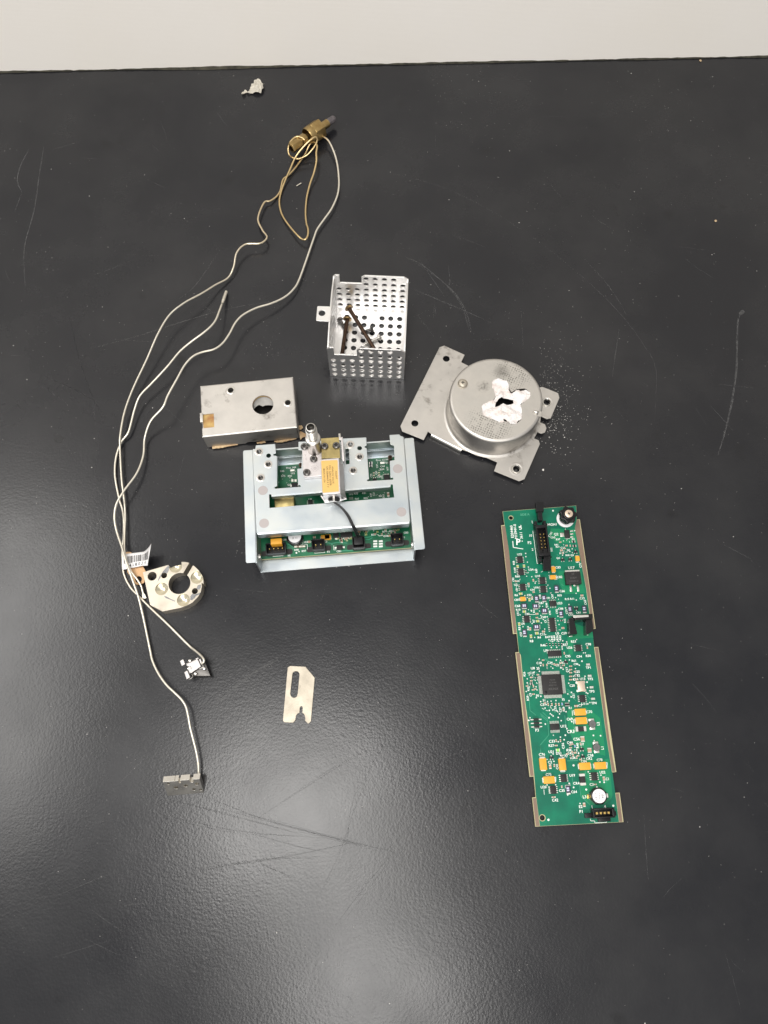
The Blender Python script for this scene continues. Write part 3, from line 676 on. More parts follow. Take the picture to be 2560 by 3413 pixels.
for (pa, pb, od, rag) in [(inner[0], inner[1], (0, -1), rg), (inner[1], inner[2], (1, 0), None), (inner[2], inner[3], (0, 1), None), ((x0b + rB, inner[3][1]), (x0b + rB, sq[3][1] + .2), (-1, 0), None), ((x0b + rB, sq[0][1] - .1), inner[0], (-1, 0), None)]:
    b = MB(); foldstrip(b, pa, pb, od, bz, rB, bz - .3, rag=rag); b.build('side_panel', 'steel', bx.o)
b = MB(); b.box((x0b + .45, (sq[0][1] + sq[3][1]) / 2, bz / 2 - 2), (.9, sq[3][1] - sq[0][1], bz - 5)); b.build('side_panel', 'steel', bx.o)
for c in (inner):
    b = MB(); b.lathe([(-.7, 0), (-.5, .5), (0, .75), (.5, .5), (.7, 0)], (c[0] + (-.4 if c[0] < 5 else .4), c[1] + (-.4 if c[1] < 5 else .4), bz - .9), n=14); b.build('corner_weld', 'chrome', bx.o)  # bright beads put in for the highlights at the corner notches
b = MB(); b.prism([(sq[0][0] + .1, sq[0][1] - .6), (sq[1][0] + .6, sq[1][1] - .6), (sq[2][0] + .6, sq[2][1] + .6), (sq[3][0] + .1, sq[3][1] + .6)], bz - 1.6, bz - .95); b.build('stained_liner', 'goldpaper', bx.o)
tb0 = ptl(130, 725)
b = MB(); b.box((x0b + .5, (ptl(130, 660)[1] + ptl(130, 790)[1]) / 2, bz + .2), (2.2, abs(ptl(130, 660)[1] - ptl(130, 790)[1]), 3.0)); b.build('bent_tab', 'steel', bx.o, bevel=.35)
for c in (i1, i2):
    b = MB(); b.lathe([(bz - 4, 2.1), (bz - .3, 2.15), (bz + .15, 2.3), (bz + .2, 2.9), (bz + .02, 3.3), (bz - .5, 3.3)], (*c, 0), n=28); b.lathe([(bz - 4.2, 2.2), (bz - 4, 2.2), (bz - 4, 0)], (*c, 0), n=16)
    b.build('threaded_insert', 'chrome', bx.o)
    b = MB(); b.lathe([(bz - 3.9, 0), (bz - 3.9, 1.9), (bz - 2.5, 1.95), (bz - 3.6, 1.2)], (*c, 0), n=16); b.build('bore', 'ink', bx.o)  # black lining paints the shade down the insert hole
# gasket cloth seen through the big hole
gp = bx.poly(B, [(800, 380), (1170, 380), (1170, 560), (1120, 552), (1060, 548), (1010, 545), (980, 560), (930, 545), (880, 575), (850, 600), (800, 560)], bz - 6)
vs, fs = sheet(gp, 1.2, lambda x, y: bz - 6 + 1.0 * noise.noise((x * .2, y * .2, 2)) + .25 * (y - hc[1])); b = MB(); b.add(vs, fs); b.build('gasket', 'cloth', bx.o, smooth=60)
b = MB(); b.prism([(x0b + 2, y0b + 3), (x1b - 2, y0b + 3), (x1b - 2, y1b - 2), (x0b + 2, y1b - 2)], .3, 1.2); b.build('inner_floor', 'ink', bx.o)  # black sheet added for the darkness seen through the box hole
b = MB(); b.lathe([(bz - .95, hR + .5), (bz - .95, hR + .05), (bz - 2.5, hR + .1), (bz - 2.5, hR + .5)], (*hc, 0), n=40); b.build('hole_collar', 'goldpaper', bx.o)
for pts_ in ([(285, 1112), (440, 1090), (640, 1075), (630, 1092), (500, 1114), (400, 1134), (285, 1146)], [(890, 1050), (1010, 1035), (1020, 1058), (900, 1074)], [(1140, 1035), (1440, 990), (1450, 1003), (1330, 1034), (1200, 1056), (1145, 1048)],
             [(1478, 822), (1520, 820), (1535, 850), (1500, 880), (1478, 870)], [(1490, 900), (1545, 920), (1580, 940), (1565, 975), (1520, 990), (1500, 1015), (1485, 960)]):
    vs, fs = sheet(bx.poly(B, pts_, 1.5), .6, lambda x, y: 1.5 + .5 * noise.noise((x * .8, y * .8, 0))); b = MB(); b.add(vs, fs)
    o = b.build('torn_liner', 'card', bx.o, smooth=20); md = o.modifiers.new('t', 'SOLIDIFY'); md.thickness = .0007

# ------------------------------------------------------------------ detector housing: round can on a cut plate
pz = 4.5
pf = [(415, 78), (460, 62), (655, 150), (622, 220), (690, 255), (1340, 470), (1395, 455), (1545, 515), (1558, 560), (1475, 755), (1440, 762), (1375, 735), (1330, 800)]
pf2 = [(1360, 790), (1420, 812), (1435, 850), (1420, 890), (1385, 902), (1312, 870), (1290, 935), (1360, 965), (1372, 1000), (1225, 1335), (1175, 1355), (935, 1258), (965, 1175), (860, 1130), (620, 1050), (340, 905), (305, 882), (265, 962), (60, 880), (42, 830)]
can_c = at(F(955, 572), 29); 
dh = Thing('detector_housing', 'round steel can on a notched plate, its lid torn open over white fibre', 'housing', can_c, ang(at(F(60, 880)), at(F(265, 962))))
cR = (Vector(at(F(1398, 572), 29)) - Vector(at(F(503, 572), 29))).length / 2
cz = 29.0
pol = dh.poly(F, pf + pf2, pz)
ph_ = [circle(dh.p(F, x, y, pz), r, 24) for x, y, r in [(480, 187, 2.75), (180, 803, 2.75), (1437, 602, 2.6), (1148, 1238, 2.9)]]
b = MB(); b.plate([pol] + ph_ + [circle((0, 0), cR - 4, 48)], pz - 1.1, pz, .12); b.build('base_plate', 'steel', dh.o)
for x, y in [(1437, 602), (1148, 1238)]:
    c = dh.p(F, x, y, pz); b = MB(); b.lathe([(pz - 2.2, 2.5), (pz + .4, 2.55), (pz + .75, 2.9), (pz + .7, 3.3), (pz + .1, 3.5), (pz + .02, 3.6)], (*c, 0), n=30); b.build('eyelet', 'chrome', dh.o)
    b = MB(); b.lathe([(pz + .03, 3.5), (pz + .35, 4.2), (pz + .06, 5.6)], (*c, 0), n=30); b.build('embossed_ring', 'steel', dh.o, smooth=70)
ea, eb = dh.p(F, 340, 905, pz), dh.p(F, 628, 1052, pz)
od = Vector((eb[1] - ea[1], -(eb[0] - ea[0]))).normalized()
b = MB(); foldstrip(b, (ea[0] - od.x * .3, ea[1] - od.y * .3), (eb[0] - od.x * .3, eb[1] - od.y * .3), (od.x, od.y), pz - .02, 2.6, 4.2, 1.0); b.build('rolled_edge', 'chrome', dh.o, smooth=60)
b = MB(); b.lathe([(pz + .03, cR + 2.6), (pz + .2, cR + 1.5), (pz + .7, cR + .6), (pz + 1.6, cR + .1), (pz + 3, cR), (cz - 2.2, cR), (cz - 1.0, cR - .28), (cz - .25, cR - 1.1), (cz, cR - 2.2), (cz - .6, cR - 2.3), (cz - .6, cR - 3.0), (cz - 3, cR - 1.0), (pz, cR - 1)], n=96); b.build('can_wall', 'steel', dh.o, smooth=50)
torn = [(920, 420), (935, 395), (985, 383), (1040, 400), (1075, 440), (1082, 480), (1100, 508), (1150, 478), (1230, 470), (1282, 505), (1275, 560), (1230, 592), (1190, 622), (1200, 700), (1195, 770), (1150, 805), (1090, 800), (1030, 780), (980, 790), (920, 755), (850, 740), (820, 715), (822, 640), (870, 602), (930, 582), (950, 545), (930, 480)]
tornl = rounded(dh.poly(F, torn, cz), 1.0, 3)
slot = rounded(dh.poly(F, [(1345, 690), (1388, 688), (1380, 740), (1340, 735)], cz), .6)
def lid_material():
    m = mat('pitted_steel_lid', (0.60, 0.575, 0.535), 0.44, 1, 0.12, 90, 0.06, 1200, 0.08)
    nt = m.node_tree; n = nt.nodes; l = nt.links; p = n['Principled BSDF']
    src = p.inputs['Base Color'].links[0].from_socket
    tc = n.new('ShaderNodeTexCoord')
    vo = n.new('ShaderNodeTexVoronoi'); vo.inputs['Scale'].default_value = 560; vo.inputs['Randomness'].default_value = 0.35; vo.voronoi_dimensions = '2D'
    l.new(tc.outputs['Object'], vo.inputs['Vector'])
    def blob(cx, cy, r0, r1):
        d = n.new('ShaderNodeVectorMath'); d.operation = 'DISTANCE'; d.inputs[1].default_value = (cx * MMM, cy * MMM, cz * MMM)
        l.new(tc.outputs['Object'], d.inputs[0])
        k = n.new('ShaderNodeMapRange'); k.inputs['From Min'].default_value = r0 * MMM; k.inputs['From Max'].default_value = r1 * MMM
        k.inputs['To Min'].default_value = 1; k.inputs['To Max'].default_value = 0; l.new(d.outputs['Value'], k.inputs['Value']); return k.outputs['Result']
    def mth(op, a, b_):
        k = n.new('ShaderNodeMath'); k.operation = op
        for i, q in enumerate((a, b_)):
            if isinstance(q, (int, float)): k.inputs[i].default_value = q
            else: l.new(q, k.inputs[i])
        return k.outputs[0]
    c1 = dh.p(F, 1110, 330, cz); c2 = dh.p(F, 880, 830, cz); c3 = dh.p(F, 1010, 310, cz); c4 = dh.p(F, 830, 450, cz)
    mask = mth('MAXIMUM', blob(*c1, 9, 17), blob(*c2, 10, 20))
    nz = n.new('ShaderNodeTexNoise'); nz.inputs['Scale'].default_value = 220; l.new(tc.outputs['Object'], nz.inputs['Vector'])
    dots = n.new('ShaderNodeMapRange'); dots.inputs['From Min'].default_value = 0.22; dots.inputs['From Max'].default_value = 0.36
    dots.inputs['To Min'].default_value = 1; dots.inputs['To Max'].default_value = 0; l.new(vo.outputs['Distance'], dots.inputs['Value'])
    rnd = n.new('ShaderNodeMapRange'); rnd.inputs['From Min'].default_value = 0.38; rnd.inputs['From Max'].default_value = 0.55; l.new(nz.outputs['Fac'], rnd.inputs['Value'])
    f = mth('MULTIPLY', mth('MULTIPLY', dots.outputs['Result'], mask), rnd.outputs['Result'])
    nz2 = n.new('ShaderNodeTexNoise'); nz2.inputs['Scale'].default_value = 600; l.new(tc.outputs['Object'], nz2.inputs['Vector'])
    sm = mth('MULTIPLY', mth('MULTIPLY', blob(*c3, 0, 7.5), nz2.outputs['Fac']), 1.3)
    sm = mth('MAXIMUM', sm, mth('MULTIPLY', mth('MULTIPLY', blob(*c4, 0, 6), mth('POWER', nz2.outputs['Fac'], 3)), 3.0))
    f = mth('MAXIMUM', mth('MULTIPLY', f, .75), sm)
    mx = n.new('ShaderNodeMix'); mx.data_type = 'RGBA'; mx.inputs['B'].default_value = (0.10, 0.095, 0.085, 1)
    l.new(f, mx.inputs['Factor']); l.new(src, mx.inputs['A']); l.new(mx.outputs['Result'], p.inputs['Base Color'])
    return m
M['lid'] = lid_material()
b = MB(); b.plate([circle((0, 0), cR - 2.15, 96), tornl, slot], cz - .7, cz); b.build('lid', 'lid', dh.o)
void = dh.poly(F, [(945, 642), (955, 598), (980, 568), (1010, 552), (1055, 558), (1090, 572), (1122, 584), (1118, 622), (1060, 622), (1020, 614), (985, 636)], cz)
void2 = dh.poly(F, [(1158, 795), (1165, 775), (1190, 765), (1192, 772), (1180, 788)], cz)
wl = dh.poly(F, [(912, 425), (930, 390), (985, 376), (1045, 396), (1082, 440), (1075, 490), (1098, 520), (1150, 488), (1232, 478), (1288, 505), (1280, 562), (1232, 590), (1185, 615), (1202, 700), (1198, 762), (1160, 775), (1150, 808), (1090, 806), (1040, 770), (1020, 765), (1030, 790), (980, 796), (920, 760), (840, 748), (815, 700), (818, 640), (868, 598), (935, 580), (952, 545), (922, 480)], cz)
vcc = Vector(dh.p(F, 1035, 595, cz)); bul = Vector(dh.p(F, 1040, 720, cz))
def wh_(x, y):
    d = (Vector((x, y)) - vcc).length; q = (Vector((x, y)) - bul).length
    return cz - .1 + 2.2 * noise.noise((x * .22, y * .22, 4)) + .7 * noise.noise((x * .7, y * .7, 9)) + .3 * noise.noise((x * 1.9, y * 1.9, 2)) + 2.2 * max(0, 1 - q / 12) - 2.5 * max(0, 1 - d / 6)
vs, fs = sheet(rounded(wl, .5, 2), .45, wh_, (void, void2)); b = MB(); b.add(vs, fs)
# let the edge of the void hang down into the can
o = b.build('fibre_wool', 'wool', dh.o, smooth=70); md = o.modifiers.new('t', 'SOLIDIFY'); md.thickness = .0010
sc = dh.p(F, 635, 428, cz)
b = MB(); b.lathe([(cz + .02, 4.0), (cz + .5, 4.0), (cz + .6, 3.7)], (*sc, 0), n=28); b.lathe([(cz + .4, 3.5), (cz + 1.2, 3.4), (cz + 2.0, 2.7), (cz + 2.3, 1.6), (cz + 2.3, 0)], (*sc, 0), n=28); so = b.build('lid_screw', 'machined', dh.o, smooth=40)
b = MB()
for a in (0.3, 0.3 + math.pi / 2): b.box((sc[0], sc[1], cz + 2.25 + .02 * a), (2.6, .6, .3), a)
b.build('drive_recess', 'ink', so)  # black bars stand for shade in the screw's cross slot
tt = dh.p(F, 1330, 700, cz); b = MB(); b.lathe([(-2.0, 0), (-1.7, .9), (-.6, 1.35), (.8, 1.35), (1.9, .9), (2.1, 0)], (tt[0], tt[1], cz + .5), (1, .15, .1), 14); b.build('pressed_lug', 'chrome', dh.o, smooth=60)
b = MB(); b.prism(circle((0, 0), cR - 2, 40), .3, 1.0); b.build('inner_floor', 'ink', dh.o)  # black sheet added for the unlit inside of the can

# ------------------------------------------------------------------ slotted steel plate
s0 = at(S(360, 1850), 1); s1 = at(S(490, 380), 1)
sp = Thing('slotted_plate', 'small flat steel plate with a long slot and a keyhole notch', 'metal plate', s0, ang(s0, s1) - math.pi / 2)
so_ = [(555, 328), (980, 350), (1237, 655), (1132, 1860), (1055, 1930), (968, 1840), (975, 1780), (960, 1700), (930, 1650), (895, 1622), (905, 1500), (895, 1455), (868, 1440), (838, 1455), (825, 1490), (815, 1620), (760, 1650), (722, 1700), (708, 1770), (702, 1830), (640, 1895), (400, 1888), (357, 1840), (490, 375)]
sl = [(620, 560), (640, 505), (680, 478), (725, 470), (775, 485), (808, 525), (815, 580), (765, 1100), (745, 1170), (700, 1205), (655, 1210), (600, 1185), (568, 1140), (562, 1090)]
b = MB(); b.plate([sp.poly(S, so_, 1), sp.poly(S, sl, 1)], .1, 1.1, .12); o = b.build('plate', 'beige', sp.o)

# ------------------------------------------------------------------ machined clamp block
rz_ = 9.0
d0, d1 = at(D(590, 1055), rz_), at(D(470, 525), rz_)
rb = Thing('clamp_block', 'machined aluminium clamp block with a big bore and a slit', 'machined part', at(D(1065, 705), rz_), 0.1)
def arcpts(c, r, a0, a1, n):
    return [(c[0] + r * math.cos(a0 + (a1 - a0) * i / n), c[1] + r * math.sin(a0 + (a1 - a0) * i / n)) for i in range(n + 1)]
outer = [(470, 525), (885, 405), (905, 442), (960, 412), (1040, 392), (1098, 384), (1095, 355), (1160, 357), (1225, 370), (1285, 410), (1330, 445), (1380, 497), (1425, 565), (1450, 640), (1457, 715), (1425, 690), (1428, 760), (1412, 840), (1365, 925), (1300, 990), (1270, 1020), (1180, 1065), (1080, 1102), (790, 1160), (590, 1055)]
b = MB(); b.prism(rb.poly(D, outer, rz_), 0.1, rz_)
bc_ = rb.p(D, 1065, 705, rz_); rbore = (rb.p(D, 1243, 705, rz_)[0] - rb.p(D, 886, 705, rz_)[0]) / 2
cuts = []
c_ = MB(); c_.lathe([(-1, rbore), (12, rbore)], (*bc_, 0), n=64, caps=True); cuts.append(c_)
sa, sb = Vector(rb.p(D, 1160, 550, rz_)), Vector(rb.p(D, 1257, 388, rz_)); dv = (sb - sa).normalized(); nn = Vector((-dv.y, dv.x)) * (Vector(rb.p(D, 1225, 370, rz_)) - Vector(rb.p(D, 1285, 412, rz_))).length / 2
c_ = MB(); sa = sa - dv * 2; sb = sb + dv * 6; c_.prism([tuple(sa + nn), tuple(sb + nn), tuple(sb - nn), tuple(sa - nn)], -1, 12); cuts.append(c_)
pr = (rb.p(D, 880, 795, rz_)[0] - rb.p(D, 670, 795, rz_)[0]) / 2
for x, y in [(775, 795), (1003, 432), (1350, 610), (1130, 975)]:
    c = rb.p(D, x, y, rz_); c_ = MB(); c_.lathe([(rz_ - 3.6, 0), (rz_ - 2.8, pr * .45), (rz_ - 2.3, pr * .8), (rz_ - 1.9, pr), (rz_ + 3, pr), (rz_ + 3, 0)], (*c, 0), n=48); cuts.append(c_)
for x, y, r in [(620, 588, 3.3), (815, 575, 2.2), (1315, 830, 2.2)]:
    c = rb.p(D, x, y, rz_); c_ = MB(); c_.lathe([(-1, r), (12, r)], (*c, 0), n=32, caps=True); cuts.append(c_)
cb = cut(b, cuts); cbo = cb.build('clamp_body', 'machined', rb.o, smooth=28); cbo.data.materials.append(M['pocket'])
pcs = [rb.p(D, x, y, rz_) for x, y in [(775, 795), (1003, 432), (1350, 610), (1130, 975)]]
for f in cbo.data.polygons:
    c = f.center / MMM
    if rz_ - 3.7 < c.z < rz_ - .05 and any(math.hypot(c.x - q[0], c.y - q[1]) < pr * 1.01 for q in pcs) and math.hypot(c.x - bc_[0], c.y - bc_[1]) > rbore * 1.02: f.material_index = 1
for pts_ in ([(700, 690), (735, 600), (790, 520), (845, 450), (885, 410), (897, 440), (890, 500), (862, 545), (830, 525), (780, 540), (765, 590), (740, 640)], [(1240, 975), (1245, 910), (1275, 872), (1310, 885), (1360, 870), (1410, 850), (1395, 880), (1340, 905), (1310, 945), (1270, 975)], [(1340, 790), (1365, 735), (1412, 720), (1415, 770), (1385, 810), (1365, 800)], [(810, 905), (850, 915), (930, 960), (1000, 990), (985, 1000), (900, 965), (840, 945)]):
    b = MB(); q = rb.poly(D, pts_, rz_); b.add([(p[0], p[1], rz_ + .03) for p in q], [tuple(range(len(q)))]); b.build('polished_smear', 'smear', rb.o, smooth=0)
# bright turned floors of the four counterbores
for x, y in [(775, 795), (1003, 432), (1350, 610), (1130, 975)]:
    pass

# ------------------------------------------------------------------ tag with barcode and copper plate
cp = Thing('copper_tag', 'tan copper tag plate with one round hole, under the barcode label', 'tag', at(D(360, 500), 2), 0)
cpo = cp.poly(D, [(190, 190), (260, 190), (420, 300), (475, 430), (520, 510), (492, 690), (440, 722), (360, 727), (215, 520), (205, 350)], 3)
b = MB(); b.plate([rounded(cpo, .6), circle(cp.p(D, 400, 640, 3), 2.4, 24)], 1.9, 3.0, .12); b.build('plate', 'copper', cp.o)
lb = Thing('barcode_label', 'torn white paper label with a barcode, curling up at one side', 'label', at(D(140, 485), 4), 0)
def lab(s_, t):           # s along the strip 0..1, t 0 bottom .. 1 top
    xb = 138 + s_ * (455 if s_ < .9 else 455 - (s_ - .9) * 500); yb = 485 - 95 * s_ + 25 * max(0, s_ - .7) / .3
    xt = 135 + s_ * 470; yt = 232 - 55 * s_ - (115 * ((s_ - .72) / .28) ** 1.6 if s_ > .72 else 0)
    z = 3.6 + 1.5 * math.sin(s_ * 2.2) + (9 * ((s_ - .55) / .45) ** 2 if s_ > .55 else 0)
    p = lb.p(D, xb + (xt - xb) * t, yb + (yt - yb) * t, z); return (p[0], p[1], z)
NS = 26
b = MB(); b.add([lab(i / NS, j / 4) for i in range(NS + 1) for j in range(5)], [(i * 5 + j, i * 5 + j + 1, (i + 1) * 5 + j + 1, (i + 1) * 5 + j) for i in range(NS) for j in range(4)])
o = b.build('label_paper', 'label', lb.o, smooth=60); md = o.modifiers.new('t', 'SOLIDIFY'); md.thickness = .00012; md.offset = 0
b = MB(); s_ = .05; random.seed(3)
while s_ < .93:
    wd = random.choice((.008, .008, .014, .026)); q = [lab(s_, .35), lab(s_ + wd, .35), lab(s_ + wd, .82), lab(s_, .82)]
    b.add([(p[0], p[1], p[2] + .3) for p in q], [(0, 1, 2, 3)]); s_ += wd + random.choice((.010, .012, .02, .03))
b.build('barcode', 'ink', lb.o, smooth=0)
b = MB()
for i, ch in enumerate('418029'):
    u = .28 + i * .105; p = Vector(lab(u, .17)); p2 = Vector(lab(u + .03, .17)); d = p2 - p
    mm = Matrix.Translation((p.x, p.y, p.z + .35)) @ Matrix.Rotation(math.atan2(d.y, d.x), 4, 'Z') @ Matrix.Rotation(-math.atan2(d.z, math.hypot(d.x, d.y)), 4, 'Y')
    b.text(ch, 0, 0, 3.4, 0, 0, 0.02, mm)
b.build('number_print', 'ink', lb.o, smooth=0)

# ------------------------------------------------------------------ dark block with spring clips
ck = Thing('clip_block', 'small dark steel block with bright spring clips on top', 'machined part', at(Q6(680, 330), 4), 0.05)
tq = ck.poly(Q6, [(520, 225), (742, 172), (838, 428), (562, 432)], 8)
b = MB(); b.prism(tq, .1, 8); b.build('block', 'dark_steel', ck.o, bevel=.2)
b = MB(); b.plate([ck.poly(CB, [(640, 255), (965, 95), (1155, 520), (860, 720), (780, 770), (640, 870), (520, 900), (470, 760), (420, 640), (480, 520), (360, 480), (360, 340), (500, 330)], 10.5)], 9.6, 10.5, .12); b.build('spring_clip', 'spring', ck.o)
for pts_, z in [([(0, 212), (180, 108), (288, 385), (92, 492)], 13), ([(230, 842), (402, 738), (552, 1105), (372, 1238)], 13), ([(860, 85), (1000, 15), (1045, 70), (870, 140)], 11.5), ([(1045, 120), (1130, 90), (1215, 295), (1120, 345)], 11.8)]:
    b = MB(); b.plate([ck.poly(CB, pts_, z)], z - 2.2, z, .15); b.build('clip_tab', 'spring', ck.o)
for x, y in [(540, 200), (850, 920), (1330, 640)]:
    c = ck.p(CB, x, y, 10); b = MB(); b.lathe([(7.5, 1.25), (9.6, 1.25), (10.2, .8), (10.3, 0)], (*c, 0), n=16); b.build('post', 'fitting', ck.o)
for pth in ([(640, 950), (700, 1030), (690, 1100), (530, 1225)], [(1250, 420), (1290, 530), (1210, 590), (1090, 635)]):
    b = MB(); b.tube(spline([ck.p3(CB, x, y, 9.5) for x, y in pth], 5), .35, 8); b.build('clip_wire', 'chrome', ck.o)
c = ck.p(CB, 490, 600, 11); b = MB(); b.cyl((c[0] - .9, c[1] - .6, 10.7), (c[0] + 1.2, c[1] + .3, 10.9), .95, 14); b.build('pin', 'chrome', ck.o, smooth=60)

# ------------------------------------------------------------------ drilled block hanging on its tube
g0, g1 = at(DB(285, 905), .2), at(DB(1480, 800), .2)
db = Thing('drilled_block', 'grey drilled steel block with notched bright edge, at the end of the tube', 'machined part', g0, ang(g0, g1))
Wd = (Vector(g1) - Vector(g0)).length * .985; Hd = 15.6; Td = 4.3
Md = Matrix.Translation((0, 0, .25)) @ Matrix.Rotation(R(56), 4, 'X')
u = lambda f: f * Wd
def notch(c, w_, d): return [(u(c) + w_ / 2, Hd), (u(c) + w_ / 2, Hd - d)] + [(u(c) + w_ / 2 * math.cos(t), Hd - d - w_ / 2 * math.sin(t)) for t in [math.pi * i / 6 for i in range(1, 6)]] + [(u(c) - w_ / 2, Hd - d), (u(c) - w_ / 2, Hd)]
od_ = [(0, 0), (Wd, 0), (Wd, Hd)] + notch(.77, 2.3, 2.2) + notch(.445, 1.2, 2.2) + [(u(.33), Hd), (u(.33), Hd - .7), (u(.31), Hd - .7), (u(.31), Hd)] + [(0, Hd)]
hl = [(.13, .83, .95), (.30, .53, 1.5), (.575, .60, 1.35), (.885, .66, 1.4), (.76, .30, 1.2), (.93, .22, 1.0)]
b = MB(); b.plate([od_] + [circle((u(x), y * Hd), r, 24) for x, y, r in hl], -Td, 0, .12, Md); b.build('block', 'cast', db.o).data.materials[0] = M['drilled']
# ------------------------------------------------------------------ valve module
zc = 27.0; zp = 5.0
m0, m1 = at(E(225, 1330)), at(E(1512, 1228))
ep = Thing('valve_module', 'zinc plated flow control module with a yellow labelled valve and an open circuit board', 'electronic module', m0, ang(m0, m1))
Wm = (Vector(m1) - Vector(m0)).length
yB = (ep.p(E, 400, 290, 25)[1] + ep.p(E, 1250, 238, 25)[1]) / 2
xin = 1.0
b = MB(); b.plate([[(0, 0), (Wm, 0), (Wm, yB), (0, yB)]], .1, 1.0, .08); pan = b.build('pan_floor', 'zinc', ep.o)
zf = 25.4
for sx in (0, 1):
    xw = 0 if sx == 0 else Wm - 1
    b = MB(); b.box((xw + .5, yB / 2, zf / 2 + .5), (1, yB - .6, zf - 1.2)); b.build('side_wall', 'zinc', ep.o)
    xa, xb_ = (-6.8, .6) if sx == 0 else (Wm - .6, Wm + 6.8)
    fl = rounded([(xa, 0.6), (xb_, 0.6), (xb_, yB + 1), (xa, yB + 1)], 1.4)
    b = MB(); b.plate([fl], zf - .3, zf + .7, .25); b.build('side_flange', 'zinc', ep.o)
    xs = .9 if sx == 0 else Wm - .9
    b = MB(); b.lathe([(0, 2.3), (1.0, 2.3), (1.4, 1.9), (1.4, 0)], (xs, 8.5, 13), (1 if sx == 0 else -1, 0, 0), 20); b.build('wall_rivet', 'chrome', ep.o)
b = MB(); b.box((Wm / 2, yB - .5, 6.2), (Wm - 2.2, 1, 10.2)); b.build('rear_wall', 'zinc', ep.o)
b = MB(); b.box((Wm / 2, yB + .2, 18.6), (Wm - 2.2, 1, 13.0)); b.build('rear_wall', 'zinc', ep.o)
# cover
cov = [(158, 293), (178, 293), (183, 262), (345, 250), (352, 330), (330, 335), (330, 346), (358, 350), (362, 603), (340, 612), (342, 625), (560, 608), (558, 595), (537, 595), (530, 458), (565, 455), (570, 305), (540, 300), (540, 232), (700, 225), (915, 205), (1108, 195), (1112, 265), (1095, 268), (1095, 280), (1112, 285), (1132, 545), (1115, 550), (1117, 562), (1335, 548), (1333, 532), (1312, 532), (1305, 392), (1345, 385), (1340, 265), (1310, 255), (1303, 175), (1385, 170), (1395, 183), (1418, 190), (1472, 905), (193, 1000)]
slotp = [(295, 672), (313, 671), (313, 693), (1312, 612), (1315, 588), (1330, 588), (1342, 698), (298, 786)]
holes = [(210, 315, 2.0), (290, 348, 1.7), (287, 420, 2.0), (223, 533, 2.0), (975, 255, 2.0), (1053, 285, 1.7), (1053, 358, 2.0), (998, 472, 2.0)]
cpoly = rounded(ep.poly(E, cov, zc), .35, 2)
rect_h = rounded(ep.poly(E, [(932, 292), (962, 290), (968, 418), (938, 420)], zc), .6)
hl_ = [circle(ep.p(E, x, y, zc), r, 20) for x, y, r in holes]
b = MB(); b.plate([cpoly, rounded(ep.poly(E, slotp, zc), .3, 2), rect_h] + hl_, zc - 1, zc, .15); cover = b.build('cover_plate', 'zinc', ep.o)
fa, fb = ep.p(E, 193, 1000, zc), ep.p(E, 1472, 905, zc)
b = MB(); foldstrip(b, (fa[0] + .4, fa[1] + .1), (fb[0] - .4, fb[1] + .1), (fb[1] - fa[1], -(fb[0] - fa[0])), zc - .01, 1.3, 8.0, .9); b.build('cover_lip', 'zinc', ep.o)
fa, fb = ep.p(E, 315, 692, zc), ep.p(E, 1310, 612, zc)
b = MB(); foldstrip(b, (fa[0], fa[1] + .9), (fb[0], fb[1] + .9), (fb[1] - fa[1], -(fb[0] - fa[0])), zc + .02, 1.0, 5.0, .8); b.build('cover_lip', 'zinc', ep.o)
for (xa_, ya_, xb2, yb2) in [(158, 300, 193, 995), (1418, 195, 1472, 900)]:
    qa, qb = ep.p(E, xa_, ya_, zc), ep.p(E, xb2, yb2, zc); sg = -1 if xa_ < 800 else 1
    b = MB(); foldstrip(b, (qa[0] - sg * .2, qa[1]), (qb[0] - sg * .2, qb[1]), (sg, 0), zc - .02, .9, 9, .7); b.build('cover_lip', 'zinc', ep.o)
for (pa, pb, dr_) in [((362, 352), (362, 600), (1, 0)), ((530, 460), (537, 592), (-1, 0)), ((1112, 290), (1132, 543), (1, 0)), ((1305, 395), (1312, 530), (-1, 0))]:
    qa, qb = ep.p(E, *pa, zc), ep.p(E, *pb, zc)
    b = MB(); b.hexa([(qa[0], qa[1], zc - .5), (qa[0] - dr_[0] * .8, qa[1], zc - .5), (qa[0] - dr_[0] * .8, qa[1], zc - 6), (qa[0], qa[1], zc - 6)], [(qb[0], qb[1], zc - .5), (qb[0] - dr_[0] * .8, qb[1], zc - .5), (qb[0] - dr_[0] * .8, qb[1], zc - 6), (qb[0], qb[1], zc - 6)]); b.build('window_lip', 'zinc', ep.o)
for x, y, r in holes:
    if r < 1.9: continue
    c = ep.p(E, x, y, zc); b = MB(); b.lathe([(zc - 3.5, 1.75), (zc - .2, 1.75), (zc + .12, 1.9), (zc + .16, 2.6), (zc + .02, 3.1)], (*c, 0), n=26); ins = b.build('threaded_insert', 'fitting', ep.o); b = MB(); b.lathe([(zc - .25, 1.72), (zc - .5, 1.4), (zc - 3.5, 1.35), (zc - 3.5, 0)], (*c, 0), n=16); b.build('bore', 'dark_screw', ins)  # dark bore colour stands for shade inside each insert
for x, y in [(242, 640), (252, 915), (1372, 458), (1403, 820)]:
    c = ep.p(E, x, y, zc); b = MB(); b.lathe([(zc + .0, 3.55), (zc + .07, 3.5), (zc + .07, 0)], (*c, 0), n=36); b.build('rivet', 'rivet', ep.o)
